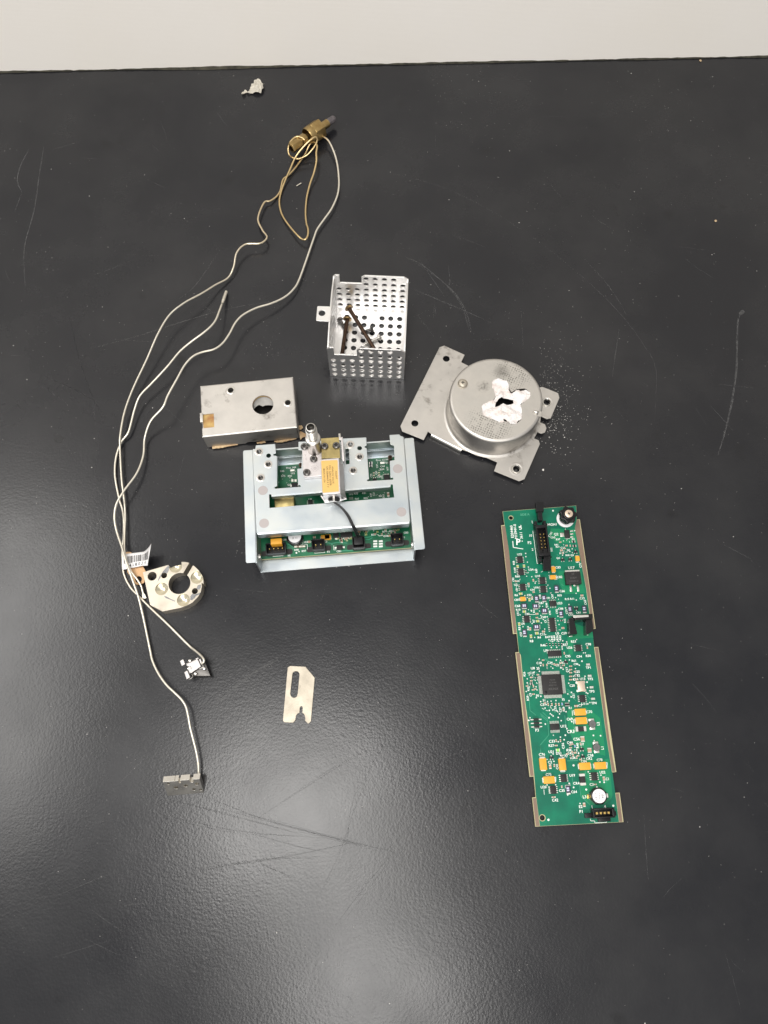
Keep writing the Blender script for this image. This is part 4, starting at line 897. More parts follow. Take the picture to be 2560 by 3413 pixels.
# ---- circuit board inside
pb_f = [ep.p(E, 240, 1215, zp), ep.p(E, 1490, 1125, zp)]
yf = (pb_f[0][1] + pb_f[1][1]) / 2; yr = ep.p(E, 460, 425, zp)[1]
b = MB(); b.plate([[(1.2, yf), (Wm - 1.2, yf), (Wm - 1.2, yr), (1.2, yr)]], zp - 1.5, zp - .06, .05); brd = b.build('circuit_board', 'fr4', ep.o)
b = MB(); b.plate([[(1.3, yf + .15), (Wm - 1.3, yf + .15), (Wm - 1.3, yr - .1), (1.3, yr - .1)]], zp - .06, zp, 0); b.build('solder_mask', 'darkmask', brd)

# ---- board components (shared by both boards); each is a part, its leads and end caps are sub-parts
class Board:
    def __init__(s, th, z, parent, rot): s.t = th; s.z = z; s.par = parent; s.rot = rot; s.occ = []; s.silk = MB(); s.pads = MB(); s.tr = MB()
    def c(s, fr, x, y, dz=0): return s.t.p(fr, x, y, s.z + dz)
    def part(s, mb, name, m, bevel=.0, parent=None, smooth=32): return mb.build(name, m, parent or s.par, bevel=bevel, smooth=smooth)
    def box(s, c, w_, h_, z0, z1): s.occ.append((c[0], c[1], max(w_, h_) / 2)); b_ = MB(); b_.box((c[0], c[1], s.z + (z0 + z1) / 2), (w_, h_, z1 - z0), s.rot); return b_
    def rel(s, c, dx, dy):
        k, q = math.cos(s.rot), math.sin(s.rot); return (c[0] + dx * k - dy * q, c[1] + dx * q + dy * k)
    def soic(s, fr, x, y, w_, h_, n_, vert=True, hgt=1.6, ld=1.1, name='chip', mark=False):
        c = s.c(fr, x, y, hgt); o_ = s.part(s.box(c, w_, h_, .15, hgt), name, 'chip', .12)
        L = MB(); P = (h_ if vert else w_) / n_
        for i in range(n_):
            t = (i + .5) * P - (h_ if vert else w_) / 2
            for sg in (-1, 1):
                e = (w_ if vert else h_) / 2
                for a_, b2, z0, z1 in ((e, e + ld * .45, .45, .7), (e + ld * .4, e + ld, .02, .28)):
                    q = s.rel(c, sg * (a_ + b2) / 2, t) if vert else s.rel(c, t, sg * (a_ + b2) / 2)
                    d = (b2 - a_, P * .42) if vert else (P * .42, b2 - a_)
                    L.box((q[0], q[1], s.z + (z0 + z1) / 2), (d[0], d[1], z1 - z0), s.rot)
        s.part(L, 'leads', 'solder', parent=o_, smooth=0); return o_
    def tant(s, fr, x, y, w_, h_, hgt=2.0):
        c = s.c(fr, x, y, hgt); o_ = s.part(s.box(c, w_, h_, .15, hgt), 'tantalum_capacitor', 'tant', .12)
        L = MB(); vert = h_ > w_
        for sg in (-1, 1):
            q = s.rel(c, 0, sg * (h_ / 2 + .3)) if vert else s.rel(c, sg * (w_ / 2 + .3), 0)
            L.box((q[0], q[1], s.z + .45), ((w_ * .7, .7, .9) if vert else (.7, h_ * .7, .9)), s.rot)
        s.part(L, 'terminals', 'solder', parent=o_, smooth=0)
        q = s.rel(c, 0, -h_ * .42) if vert else s.rel(c, -w_ * .42, 0)
        return o_
    def ecap(s, fr, x, y, w_, h_):
        c = s.c(fr, x, y, 1.4); o_ = s.part(s.box(c, w_, h_, .1, 1.4), 'film_capacitor', 'navy', .1)
        b_ = MB(); v_ = h_ >= w_
        for k_ in (-.16, .14): q = s.rel(c, -w_ * .1, h_ * k_) if v_ else s.rel(c, w_ * k_, 0); b_.box((q[0], q[1], s.z + 1.42), ((w_ * .55, h_ * .2, .06) if v_ else (w_ * .2, h_ * .55, .06)), s.rot)
        s.part(b_, 'marking', 'lav', parent=o_, smooth=0)
        q = s.rel(c, 0, -h_ * .62); s.part(s.box(q, w_ * .85, h_ * .2, .02, .5), 'terminals', 'solder', parent=o_, smooth=0); return o_
    def smd(s, fr, x, y, w_, h_, m='tan', name='capacitor', hgt=.7):
        c = s.c(fr, x, y, hgt * .7); v_ = h_ > w_
        o_ = s.part(s.box(c, w_ * (1 if v_ else .56), h_ * (.56 if v_ else 1), .05, hgt), name, m, 0)
        L = MB()
        for sg in (-1, 1):
            q = s.rel(c, 0, sg * h_ * .39) if v_ else s.rel(c, sg * w_ * .39, 0)
            L.box((q[0], q[1], s.z + hgt / 2), ((w_ * 1.02, h_ * .22, hgt - .06) if v_ else (w_ * .22, h_ * 1.02, hgt - .06)), s.rot)
        s.part(L, 'terminals', 'solder', parent=o_, smooth=0); return o_
    def sot(s, fr, x, y, w_=2.6, h_=1.5, up=1):
        c = s.c(fr, x, y, 1); o_ = s.part(s.box(c, w_, h_, .1, 1.0), 'transistor', 'chip', .08); L = MB()
        for dx, dy in ((-w_ * .33, -h_ * .75 * up), (w_ * .33, -h_ * .75 * up), (0, h_ * .75 * up)):
            q = s.rel(c, dx, dy); L.box((q[0], q[1], s.z + .2), (.6, .9, .3), s.rot)
        s.part(L, 'leads', 'solder', parent=o_, smooth=0); return o_
    def dot(s, fr, x, y, r=.45): c = s.c(fr, x, y); s.pads.lathe([(s.z + .02, r), (s.z + .1, r * .8), (s.z + .1, 0)], (*c, 0), n=10)
    def txt(s, fr, x, y, t, h_=1.35, rot=0): c = s.c(fr, x, y); s.silk.text(t, c[0], c[1], h_ / .64, s.rot + R(rot), s.z + .11, .03)
    def line(s, fr, pts_, wd=.22, silk=True):
        for a_, b2 in zip(pts_[:-1], pts_[1:]):
            A_, B_ = Vector(s.c(fr, *a_)), Vector(s.c(fr, *b2)); d = (B_ - A_).normalized(); n_ = Vector((-d.y, d.x)) * wd / 2
            q = [A_ + n_, B_ + n_, B_ - n_, A_ - n_]; (s.silk if silk else s.tr).add([(v.x, v.y, s.z + (.11 if silk else .06)) for v in q], [(0, 1, 2, 3)])
    def finish(s):
        s.part(s.silk, 'white_print', 'silk', smooth=0); s.pads.build('test_pads', 'pad', s.par, kind='stuff')
        if s.tr.v: s.tr.build('traces', 'trace', s.par, smooth=0, kind='stuff')

eb_ = Board(ep, zp, brd, 0.0)
def conn(bd, fr, x, y, w_, h_, hgt, name='connector', pins=2, rows=1):
    c = bd.c(fr, x, y, hgt * .6); o_ = MB()
    for dx, dy, a_, b2 in ((-w_ / 2, 0, .7, h_), (w_ / 2, 0, .7, h_), (0, h_ / 2, w_ - .7, .7), (0, -h_ / 2, w_ - .7, .8)):
        q = bd.rel(c, dx, dy); o_.box((q[0], q[1], bd.z + hgt / 2), (a_, b2, hgt), bd.rot)
    q = c; o_.box((q[0], q[1], bd.z + .8), (w_ - .7, h_ - .7, 1.4), bd.rot)
    o_ = bd.part(o_, name, 'black', .08)
    pm = MB()
    for i in range(pins):
        for j in range(rows):
            q = bd.rel(c, (i - (pins - 1) / 2) * (w_ - 1.5) / max(pins, 1), (j - (rows - 1) / 2) * (h_ - 2) / max(rows, 1)); pm.box((q[0], q[1], bd.z + hgt * .45), (.6, .6, hgt * .7), bd.rot)
    bd.part(pm, 'pins', 'gold', parent=o_); 
    return o_, c
def ears(bd, c, par, w_, r=2.6, dy=-1.5):
    b_ = MB()
    for sg in (-1, 1):
        q = bd.rel(c, sg * w_, dy); b_.add([(p[0], p[1], bd.z + .04) for p in rounded([bd.rel(q, -r, -r * .8), bd.rel(q, r, -r * .8), bd.rel(q, r, r * .8), bd.rel(q, -r, r * .8)], r * .7)], [tuple(range(20))])
    bd.part(b_, 'board_slot', 'ink', parent=par, smooth=0)  # flat black ovals painted for the shade in the board openings
for x, y, w_, tp in [(625, 985, 14, 1), (1355, 920, 9, 0)]:
    o_, c = conn(eb_, A3, x, y, w_, 7.5, 7, pins=4 if tp else 2); ears(eb_, c, o_, w_ / 2 + 2)
for x, y in [(515, 830), (1140, 775)]:
    o_, c = conn(eb_, A4, x, y, 8.5, 8, 7, pins=2); ears(eb_, c, o_, 6.3)
    if x == 515: 
        q = c; b_ = MB(); b_.box((c[0], c[1] + .8, zp + 6), (6.4, 6.5, 5.5)); b_.build('plug', 'black', o_, bevel=.3)
eb_.tant(A3, 625, 850, 8, 4.2, 9).data.name = 'latch'
for fr, x, y, w_, h_ in [(A3, 1475, 775, 6.6, 3.4), (A4, 10, 730, 4.5, 3.6)]: eb_.tant(fr, x, y, w_, h_, 2.4)
c = eb_.c(A3, 945, 770, 5); b_ = MB(); b_.lathe([(zp + .1, 6.6), (zp + 4.4, 6.6), (zp + 4.8, 6.0), (zp + 4.8, 0)], (*c, 0), n=8, a0=.39); o_ = b_.build('drum_inductor', 'blackgloss', brd, bevel=.3)
b_ = MB(); b_.lathe([(zp + 4.85, 4.7), (zp + 5.3, 4.7), (zp + 5.4, 4.3), (zp + 5.4, 0)], (*c, 0), n=36); b_.build('white_top', 'whitecap', o_)
b_ = MB(); b_.text('11 37', c[0], c[1] - 1.2, 1.9, math.pi, zp + 5.5); b_.build('printed_number', 'ink', o_, smooth=0)
eb_.soic(A4, 315, 690, 9.0, 3.8, 7, vert=False)
eb_.soic(A4, 205, 895, 4.6, 3.2, 1, vert=True, ld=1.4); eb_.soic(A4, 145, 705, 4.2, 3.6, 1, vert=False)
for x, y in [(865, 840)]: pass
for i in range(3):
    for x in (785, 875): c = eb_.c(A4, x, 800 + 42 * i); b_ = MB(); b_.box((c[0], c[1], zp + .12), (2.9, 1.3, .14)); b_.build('solder_pad', 'pad', brd)
for fr, x, y, m_, w_, h_ in [(A3, 1285, 780, 'tan', 2.2, 1.6), (A3, 1195, 860, 'tan', 2.2, 1.6), (A4, 240, 800, 'tan', 1.4, 2.4), (A4, 1015, 710, 'tan', 1.8, 1.4), (A4, 640, 645, 'tan', 2, 1.2), (A4, 635, 690, 'yg', 2, 1.2), (A4, 1105, 655, 'tan', 1.2, 1.6), (A4, 510, 690, 'tan', 2.6, 1.2), (A4, 520, 645, 'tan', 2.6, 1.2)]:
    eb_.smd(fr, x, y, w_, h_, m_)
for i in range(26):
    x = random.uniform(600, 1180) if i < 14 else random.uniform(130, 420)
    if x > 980 and i % 2: continue
    y = random.uniform(600, 690) + (0 if x > 500 else 120) - (x - 600) * .03
    eb_.smd(A4, x, y, random.uniform(1.2, 2.2), random.uniform(.8, 1.3), random.choice(('tan', 'chip', 'yg', 'tan')))
b_ = MB(); ca, cb2 = eb_.c(A3, 940, 945, 1), eb_.c(A3, 1130, 935, 1); b_.cyl((*ca, zp + 1), (*cb2, zp + 1), .85, 14); o_ = b_.build('glass_diode', 'glass', brd)
b_ = MB(); m2 = ((ca[0] * 2 + cb2[0]) / 3, (ca[1] * 2 + cb2[1]) / 3); b_.cyl((m2[0] - .5, m2[1], zp + 1), (m2[0] + .5, m2[1], zp + 1), .9, 14); b_.build('band', 'bronze_screw', o_)
# parts showing in the windows
zb = [at(A1(0, 0))]
c = eb_.c(A3, 765, 165, 11); b_ = MB(); b_.box((c[0], c[1], zp + 5.5), (14.5, 9.5, 11)); b_.build('gold_can', 'gold', brd, bevel=.8).data.materials[0] = M['brassplate']
eb_.soic(A1, 1215, 1420, 3.4, 4.2, 4, name='chip')
eb_.soic(A2, 1020, 925, 4.5, 4.0, 4, vert=False); eb_.soic(A2, 825, 965, 3.0, 2.2, 2, vert=False); eb_.soic(A1, 945, 1120, 4.6, 3.6, 1)
for fr, x, y, m_, w_, h_ in [(A1, 905, 870, 'solder', 3.2, 1.4), (A2, 950, 697, 'solder', 3.2, 1.6), (A2, 440, 1270, 'solder', 3.2, 1.6), (A1, 905, 1045, 'solder', 1.6, 1.8), (A1, 960, 1045, 'solder', 1.6, 1.8), (A2, 760, 700, 'navy', 2.4, 2), (A2, 760, 745, 'navy', 2.4, 2), (A2, 810, 860, 'tan', 1.2, .9), (A2, 895, 855, 'yg', 1.4, .9), (A2, 895, 895, 'tan', 1.4, .9), (A2, 810, 900, 'tan', 1.3, .9), (A2, 1045, 1210, 'tan', 1.6, 3.2)]:
    eb_.smd(fr, x, y, w_, h_, m_)
for fr, x, y, t_ in [(A1, 885, 825, 'Pres_AIR'), (A1, 730, 885, 'R45'), (A1, 910, 925, 'TP3'), (A1, 748, 970, 'R75'), (A1, 862, 970, 'R40'), (A1, 852, 1120, 'Q3'), (A1, 1213, 1372, 'U8'),
                     (A2, 955, 650, 'Pres_COM3'), (A2, 1015, 697, 'TP1'), (A2, 952, 755, 'C44'), (A2, 945, 803, 'R54'), (A2, 895, 922, 'C66'), (A2, 435, 1212, 'TP5'), (A2, 520, 1195, 'R59'), (A2, 655, 1190, 'R81'), (A2, 535, 1282, 'R60'), (A2, 680, 1272, 'R82'), (A2, 915, 1238, 'R8'),
                     (A3, 762, 828, 'C98'), (A3, 975, 1003, 'R98'), (A3, 1103, 1022, 'R97'), (A3, 1120, 870, 'C103'), (A3, 850, 1103, 'P5'), (A3, 1528, 1035, 'P3'), (A3, 1480, 860, 'C3'), (A4, 195, 965, 'CR1'), (A4, 755, 695, 'R76'), (A4, 935, 645, 'R79'), (A4, 1055, 632, 'DS2'), (A4, 955, 718, 'C74'), (A4, 1285, 662, 'CR5'), (A4, 1250, 740, 'P1')]:
    eb_.txt(fr, x, y, t_, 1.3)
for fr, x, y, t_ in [(A2, 865, 750, 'C37'), (A2, 850, 860, 'C62'), (A2, 770, 905, 'C72'), (A2, 765, 1220, 'C47'), (A2, 810, 1205, 'C21'), (A2, 970, 1240, 'DS3'), (A2, 1035, 790, 'R77'), (A2, 945, 930, 'U31')]: eb_.txt(fr, x, y, t_, 1.2, 90)
for fr, pts_ in [(A3, [(565, 1080), (565, 1115), (750, 1100), (750, 1065)]), (A3, [(1285, 1020), (1290, 1058), (1465, 1045), (1465, 1010)]), (A4, [(432, 905), (435, 940), (605, 925), (605, 890)]), (A4, [(1055, 855), (1060, 888), (1225, 875), (1222, 845)]), (A3, [(820, 815), (925, 895), (1030, 890), (1100, 820)]), (A3, [(915, 925), (1165, 905), (1165, 990)]), (A4, [(110, 870), (110, 940), (150, 940)]), (A4, [(825, 690), (850, 715), (915, 705)])]: eb_.line(fr, pts_, .28)
for fr, pts_ in [(A3, [(780, 900), (850, 900), (920, 960)]), (A3, [(1460, 880), (1560, 880), (1600, 915)]), (A4, [(600, 740), (700, 730), (770, 690)]), (A4, [(220, 960), (420, 945), (900, 905)]), (A4, [(620, 770), (690, 770), (740, 740)]), (A4, [(40, 840), (180, 820), (330, 830)])]: eb_.line(fr, pts_, .5, False)
for i in range(46):
    fr, x, y = random.choice([(A1, random.uniform(670, 980), random.uniform(850, 1140)), (A2, random.uniform(760, 1030), random.uniform(680, 940)), (A2, random.uniform(420, 1080), random.uniform(1180, 1270)), (A4, random.uniform(600, 1100), random.uniform(620, 800))])
    eb_.dot(fr, x, y, random.uniform(.2, .38))
c = eb_.c(A3, 975, 1048); eb_.dot(A3, 975, 1048, .7); eb_.dot(A3, 1020, 1028, .5); eb_.dot(A4, 1012, 642, .4)
for fr, x, y in [(A1, 1052, 780), (A2, 1075, 612)]:
    c = eb_.c(fr, x, y, 10); b_ = MB(); b_.lathe([(zp, 1.6), (zp + 11, 1.6), (zp + 11, .7), (zp + 9, .7)], (*c, 0), n=16); b_.build('standoff', 'bronze_screw', brd)
eb_.finish()
# ---- valve assembly on the cover
def torx(par, c, z, r=2.75, hgt=2.2):
    b_ = MB(); b_.lathe([(z + .02, r * .96), (z + hgt * .35, r), (z + hgt * .75, r * .9), (z + hgt, r * .68)], (*c, 0), n=28)
    a_ = star(c, r * .40, r * .60, 6, 36, random.random()); b_.plate([circle(c, r * .68, 28), a_], z + hgt - .25, z + hgt + .002)
    o_ = b_.build('screw', 'dark_screw', par, smooth=40)
    b_ = MB(); b_.lathe([(z + hgt - .9, r * .62), (z + hgt - .8, 0)], (*c, 0), n=20); b_.build('drive_recess', 'ink', o_); return o_  # black disc under the star opening paints the shade in it
zm = 31.8
b = MB(); b.plate([rounded(ep.poly(V, [(186, 700), (330, 690), (640, 680), (645, 1355), (262, 1385), (222, 1365), (205, 1180)], zm), .7)], zc + .1, zm, .35); man = b.build('valve_manifold', 'cast', ep.o)
for t_, x, y in (('E', 285, 970), ('Y', 265, 885)):
    c = ep.p(V, x, y, zm); b = MB(); b.text(t_, c[0], c[1], 2.6, 0, zm + .06); b.build('cast_letter', 'rivet', man, smooth=0)
c = ep.p(V, 483, 1180, zm); b = MB()
for i in range(12):
    a = i * math.pi / 6; b.box((c[0] + 2.4 * math.cos(a), c[1] + 2.4 * math.sin(a), zm + .06), (.9, .28, .06), a)
b.lathe([(zm + .02, 1.0), (zm + .09, 1.0), (zm + .09, .6)], (*c, 0), n=16); b.build('date_stamp', 'rivet', man)
fc = ep.p(V, 482, 735, zm)
prof_ = [(zm - .2, 5.6), (zm + 1, 5.2), (zm + 3, 4.9), (zm + 16, 4.5), (zm + 16.6, 4.9), (zm + 17.2, 5.4), (zm + 18.6, 5.4), (zm + 19, 4.9), (zm + 19.2, 3.3), (zm + 22.5, 3.3)]
h_ = zm + 22.5
while h_ < zm + 33: prof_ += [(h_ + .05, 3.6), (h_ + .3, 4.1), (h_ + .6, 4.1), (h_ + .85, 3.6)]; h_ += 1.0
prof_ += [(h_, 3.7), (h_ + 2.4, 3.7), (h_ + 3.1, 3.2), (h_ + 3.2, 2.75)]
b = MB(); b.lathe(prof_, (*fc, 0), n=40); hf = b.build('hose_fitting', 'fitting', ep.o, smooth=35); b = MB(); b.lathe([(h_ + 3.2, 2.75), (h_ + 2.4, 2.5), (h_ - 5, 2.4), (h_ - 5, 0)], (*fc, 0), n=28); b.build('bore', 'dark_screw', hf)  # bore darkened by colour for the shade inside the fitting
b = MB(); b.lathe([(h_ - 4.98, 1.7), (h_ - 4.4, 1.7), (h_ - 4.4, 1.0), (h_ - 4.9, .9), (h_ - 4.9, 0)], (*fc, 0), n=24); b.build('bore_seat', 'chrome', ep.o)
for x, y in [(235, 668), (450, 955), (292, 1268)]: torx(ep.o, ep.p(V, x, y, zm + 1.5), zm if y > 700 else zm)
zbz = 35.8
b = MB(); b.plate([ep.poly(V, [(622, 492), (1035, 462), (1065, 935), (640, 950)], zbz)], zm + .1, zbz, .2); bpz = b.build('brass_plate', 'brassplate', ep.o)
b = MB(); b.box((*ep.p(V, 850, 720, zm), (zc + zm) / 2), (10, 11, zm - zc)); b.build('plate_block', 'cast', ep.o)
for x, y in [(705, 662), (970, 645)]: torx(ep.o, ep.p(V, x, y, zbz + 1.5), zbz)
zv = 44.5
vt = ep.poly(V, [(615, 968), (1045, 932), (1080, 1760), (655, 1792)], zv)
b = MB(); b.plate([rounded(vt, .8)], zc + .3, zv, .7); vb = b.build('valve_body', 'cast', ep.o)
lbp = rounded(ep.poly(V, [(626, 1008), (1005, 990), (1035, 1715), (660, 1748)], zv), .8)
b = MB(); b.plate([lbp], zv + .01, zv + .09); yl = b.build('yellow_label', 'yellowlab', vb)
b = MB(); la = ang(ep.p(V, 640, 1100, zv), ep.p(V, 665, 1640, zv))
for t_, x, y, hh in [('AGILENT', 972, 1335, 1.0), ('ANALOG VALVE', 895, 1335, 1.12), ('P/N: G3431-60508', 832, 1345, 1.25), ('S/N 00844469 K F V', 772, 1380, 1.2), ('MADE IN USA', 697, 1350, 1.1)]:
    c = ep.p(V, x, y, zv); b.text(t_, c[0], c[1], hh / .62, la, zv + .13, .01)
b.build('label_print', 'brownink', yl, smooth=0)
# sloped bracket at the right of the valve, pin and side plates
e1 = [ep.p3(V, x, y, z) for x, y, z in [(1055, 1010, 42), (1075, 1700, 42), (1165, 1700, 32), (1140, 1095, 32)]]
b = MB(); b.hexa(e1, [(p[0] - .3, p[1], p[2] - 1.2) for p in e1]); b.build('valve_bracket', 'cast', ep.o, bevel=.15)
e1 = [ep.p3(V, x, y, z) for x, y, z in [(1078, 1690, 41), (1078, 1800, 41), (1222, 1890, 30), (1165, 1700, 31)]]
b = MB(); b.hexa(e1, [(p[0] - .3, p[1] + .3, p[2] - .9) for p in e1]); b.build('valve_bracket', 'cast', ep.o, bevel=.15)
b = MB(); b.plate([ep.poly(V, [(612, 1790), (660, 1830), (1090, 1800), (1215, 1885), (1060, 1925), (720, 1972), (618, 1832)], 32)], 31.0, 32, .15); b.build('valve_foot', 'alu', ep.o)
e0 = ep.p(V, 925, 1800, 35.5); e9 = ep.p(V, 915, 1955, 33.5)
b = MB(); d_ = Vector((e9[0] - e0[0], e9[1] - e0[1], -1.5)); b.lathe([(0, 4.3), (d_.length * .75, 4.3), (d_.length * .9, 3.9), (d_.length * .92, 0)], (*e0, 35.5), d_, 28); sol = b.build('solenoid_end', 'blackgloss', ep.o)
b = MB(); b.box((*ep.p(V, 915, 1860, 39.7), 39.5), (1.3, 4.6, .8)); b.build('end_strap', 'chrome', sol)
b = MB(); d_.normalize(); b.lathe([(0, 2.6), (.8, 2.6), (1.0, 2.2), (1.0, 0)], Vector((*e9, 34)) - d_ * .8, d_, 24); b.build('white_cap', 'whitecap', sol)
b = MB(); c = ep.p(V, 1052, 440, 36); b.cyl((c[0], c[1] - 3, 35), (c[0], c[1] + 2.2, 35), 1.0, 14); b.build('pin', 'chrome', ep.o)
b = MB(); b.prism(ep.poly(V, [(1045, 470), (1120, 455), (1160, 1020), (1120, 1010), (1085, 520), (1050, 520)], 36), zc + 4, 36); b.build('side_bracket', 'cast', ep.o, bevel=.15)
# two black wires to the plug
for dx in (0, 14):
    b = MB(); P = [ep.p3(E, x + dx * k_, y, z) for x, y, z, k_ in [(835, 738, 33.5, .3), (890, 778, 32.5, .5), (945, 845, 31, .9), (985, 925, 29.3, 1), (1005, 968, 25, 1.2), (1022, 1005, 18, 1.2), (1035, 1040, 12, 1.2)]]
    b.tube(spline(P, 8), .62, 8); b.build('wire', 'wire', ep.o, smooth=60)

# ------------------------------------------------------------------ long green circuit board
bzp = 3.0
r0, r1 = at(P4(205, 1360), bzp), at(P4(1560, 1290), bzp)
gb = Thing('circuit_board', 'long green circuit board with notched edges, black connectors and orange capacitors', 'circuit board', r0, ang(r0, r1))
L = lambda fr, x, y: gb.p(fr, x, y, bzp)
lx = [(P4, 205, 1360), (P4, 1560, 1290), (P4, 1500, 838), (P4, 1430, 842), (P4, 1385, 528), (P4, 1450, 520), (P2, 1545, 880), (P2, 1482, 882), (P2, 1455, 610), (P2, 1505, 605), (P1, 1340, 335), (P1, 1292, 340), (P1, 1283, 118), (P1, 120, 210), (P1, 150, 425), (P1, 97, 430), (P2, 270, 685), (P2, 325, 680), (P2, 355, 955), (P2, 305, 960), (P4, 118, 597), (P4, 180, 590), (P4, 210, 907), (P4, 157, 912)]
bout = [L(*q) for q in lx]
h1, h2 = L(P1, 252, 312), L(P4, 312, 1225)
b = MB(); b.plate([bout, circle(h1, 1.55, 20), circle(h2, 1.75, 20)], bzp - 1.55, bzp - .06, .04); base = b.build('laminate', 'fr4', gb.o)
gm = [(P4, 275, 1352), (P4, 1490, 1290), (P4, 1432, 842), (P4, 1387, 528), (P4, 1380, 515), (P4, 1300, 0), (P2, 1480, 885), (P2, 1456, 610), (P2, 1440, 600), (P2, 1360, 0), (P1, 1262, 480), (P1, 1290, 342), (P1, 1280, 122), (P1, 124, 214), (P1, 152, 425), (P1, 165, 470), (P1, 220, 830), (P2, 290, 300), (P2, 330, 680), (P2, 358, 957), (P2, 385, 1000), (P3, 250, 700), (P4, 130, 0), (P4, 190, 590), (P4, 215, 905), (P4, 222, 930)]
gpoly = [L(*q) for q in gm]
b = MB(); b.plate([gpoly, circle(h1, 1.9, 20), circle(h2, 2.2, 20)], bzp - .06, bzp, 0); b.build('solder_mask', 'mask', gb.o)
for st in ([(P1, 105, 440), (P1, 160, 440), (P1, 220, 830), (P2, 290, 300), (P2, 322, 670), (P2, 285, 675), (P2, 232, 300)], [(P2, 315, 970), (P2, 370, 965), (P3, 240, 700), (P3, 335, 1440), (P4, 180, 580), (P4, 130, 585), (P3, 255, 1300), (P3, 200, 700)],
           [(P4, 165, 922), (P4, 218, 920), (P4, 270, 1350), (P4, 213, 1352)], [(P1, 1290, 345), (P1, 1330, 345), (P1, 1500, 1500), (P2, 1490, 600), (P2, 1450, 600), (P2, 1365, 0), (P1, 1262, 490)],
           [(P2, 1490, 890), (P2, 1540, 890), (P4, 1340, 0), (P4, 1432, 515), (P4, 1385, 517), (P4, 1305, 0)], [(P4, 1438, 850), (P4, 1488, 848), (P4, 1545, 1285), (P4, 1495, 1288)]):
    b = MB(); b.plate([[L(*q) for q in st]], bzp - .062, bzp - .02, 0); b.build('bare_strip', 'bare', gb.o)
for st in ([(P1, 880, 480), (P1, 1260, 490), (P1, 1290, 700), (P1, 1000, 720), (P1, 860, 620)], [(P3, 990, 760), (P3, 1230, 760), (P3, 1470, 940), (P3, 1510, 1200), (P4, 1255, 0), (P4, 1280, 270), (P3, 1080, 1440), (P3, 1000, 1250), (P3, 940, 1100), (P3, 930, 850)], [(P4, 890, 330), (P4, 1330, 320), (P4, 1390, 870), (P4, 1380, 920), (P4, 1280, 1010), (P4, 1040, 1030), (P4, 905, 900)], [(P1, 1000, 1160), (P1, 1360, 1140), (P1, 1420, 1500), (P1, 1100, 1520), (P1, 1020, 1350)], [(P2, 1060, 480), (P2, 1440, 620), (P2, 1470, 740), (P2, 1200, 760), (P2, 1160, 830), (P2, 1160, 1000), (P2, 1100, 980)]):
    b = MB(); q = [L(*k) for k in st]; b.add([(p[0], p[1], bzp + .03) for p in q], [tuple(range(len(q)))]); b.build('copper_area', 'pour', gb.o, smooth=0)
bd = Board(gb, bzp, gb.o, 0.0)
# chips
for fr, x, y in [(P1, 397, 970), (P1, 412, 1162), (P1, 440, 1405), (P1, 752, 1300), (P1, 765, 1437)]: bd.soic(fr, x, y, 3.9, 4.9, 4)
bd.soic(P2, 867, 228, 4.9, 3.9, 4, False); bd.soic(P2, 860, 545, 3.9, 10, 8); bd.soic(P2, 477, 460, 3.9, 4.9, 4); bd.soic(P2, 893, 975, 9.6, 3.9, 7, False); bd.soic(P2, 1247, 893, 3.9, 4.6, 4)
bd.soic(P3, 1180, 625, 3.9, 4.9, 4); bd.soic(P3, 730, 1085, 6.4, 4.2, 10, False, 1.0, 1.8)
bd.soic(P4, 643, 615, 3.9, 5.0, 4); bd.soic(P4, 483, 795, 3.9, 5.0, 4); bd.soic(P4, 1113, 588, 4.0, 5.2, 4)
# large square chip
cq = bd.c(P3, 685, 395, 1.5); qa = ang(L(P3, 500, 240), L(P3, 832, 228)); bdr = bd.rot; bd.rot = qa
qo = bd.part(bd.box(cq, 14, 14, .1, 1.5), 'large_chip', 'chip', .15); lm = MB()
for sd_ in range(4):
    for i in range(25):
        t = (i - 12) * .5; a = sd_ * math.pi / 2; q = bd.rel(cq, 8.1 * math.cos(a) - t * math.sin(a), 8.1 * math.sin(a) + t * math.cos(a)); lm.box((q[0], q[1], bzp + .3), (2.3, .27, .2), qa + a)
bd.part(lm, 'leads', 'solder', parent=qo, smooth=0)
b = MB(); q = bd.rel(cq, -5, -5.2); b.lathe([(bzp + 1.5, 1.0), (bzp + 1.53, .9), (bzp + 1.53, 0)], (*q, 0), n=20); q = bd.rel(cq, 5.2, 5.4); b.lathe([(bzp + 1.5, .55), (bzp + 1.53, .5), (bzp + 1.53, 0)], (*q, 0), n=14); bd.part(b, 'moulding_dimple', 'black', parent=qo)
b = MB(); q = bd.rel(cq, .5, -3.2); b.text('XILINX', *q, 2.2, qa, bzp + 1.53); q = bd.rel(cq, .5, 1.2); b.text('XC3S100', *q, 1.3, qa, bzp + 1.53); q = bd.rel(cq, .5, 3); b.text('VQ100', *q, 1.3, qa, bzp + 1.53); b.text('AGQ1121', *bd.rel(cq, .5, -.6), 1.3, qa, bzp + 1.53)
bd.part(b, 'chip_print', 'greyink', parent=qo, smooth=0); bd.rot = bdr
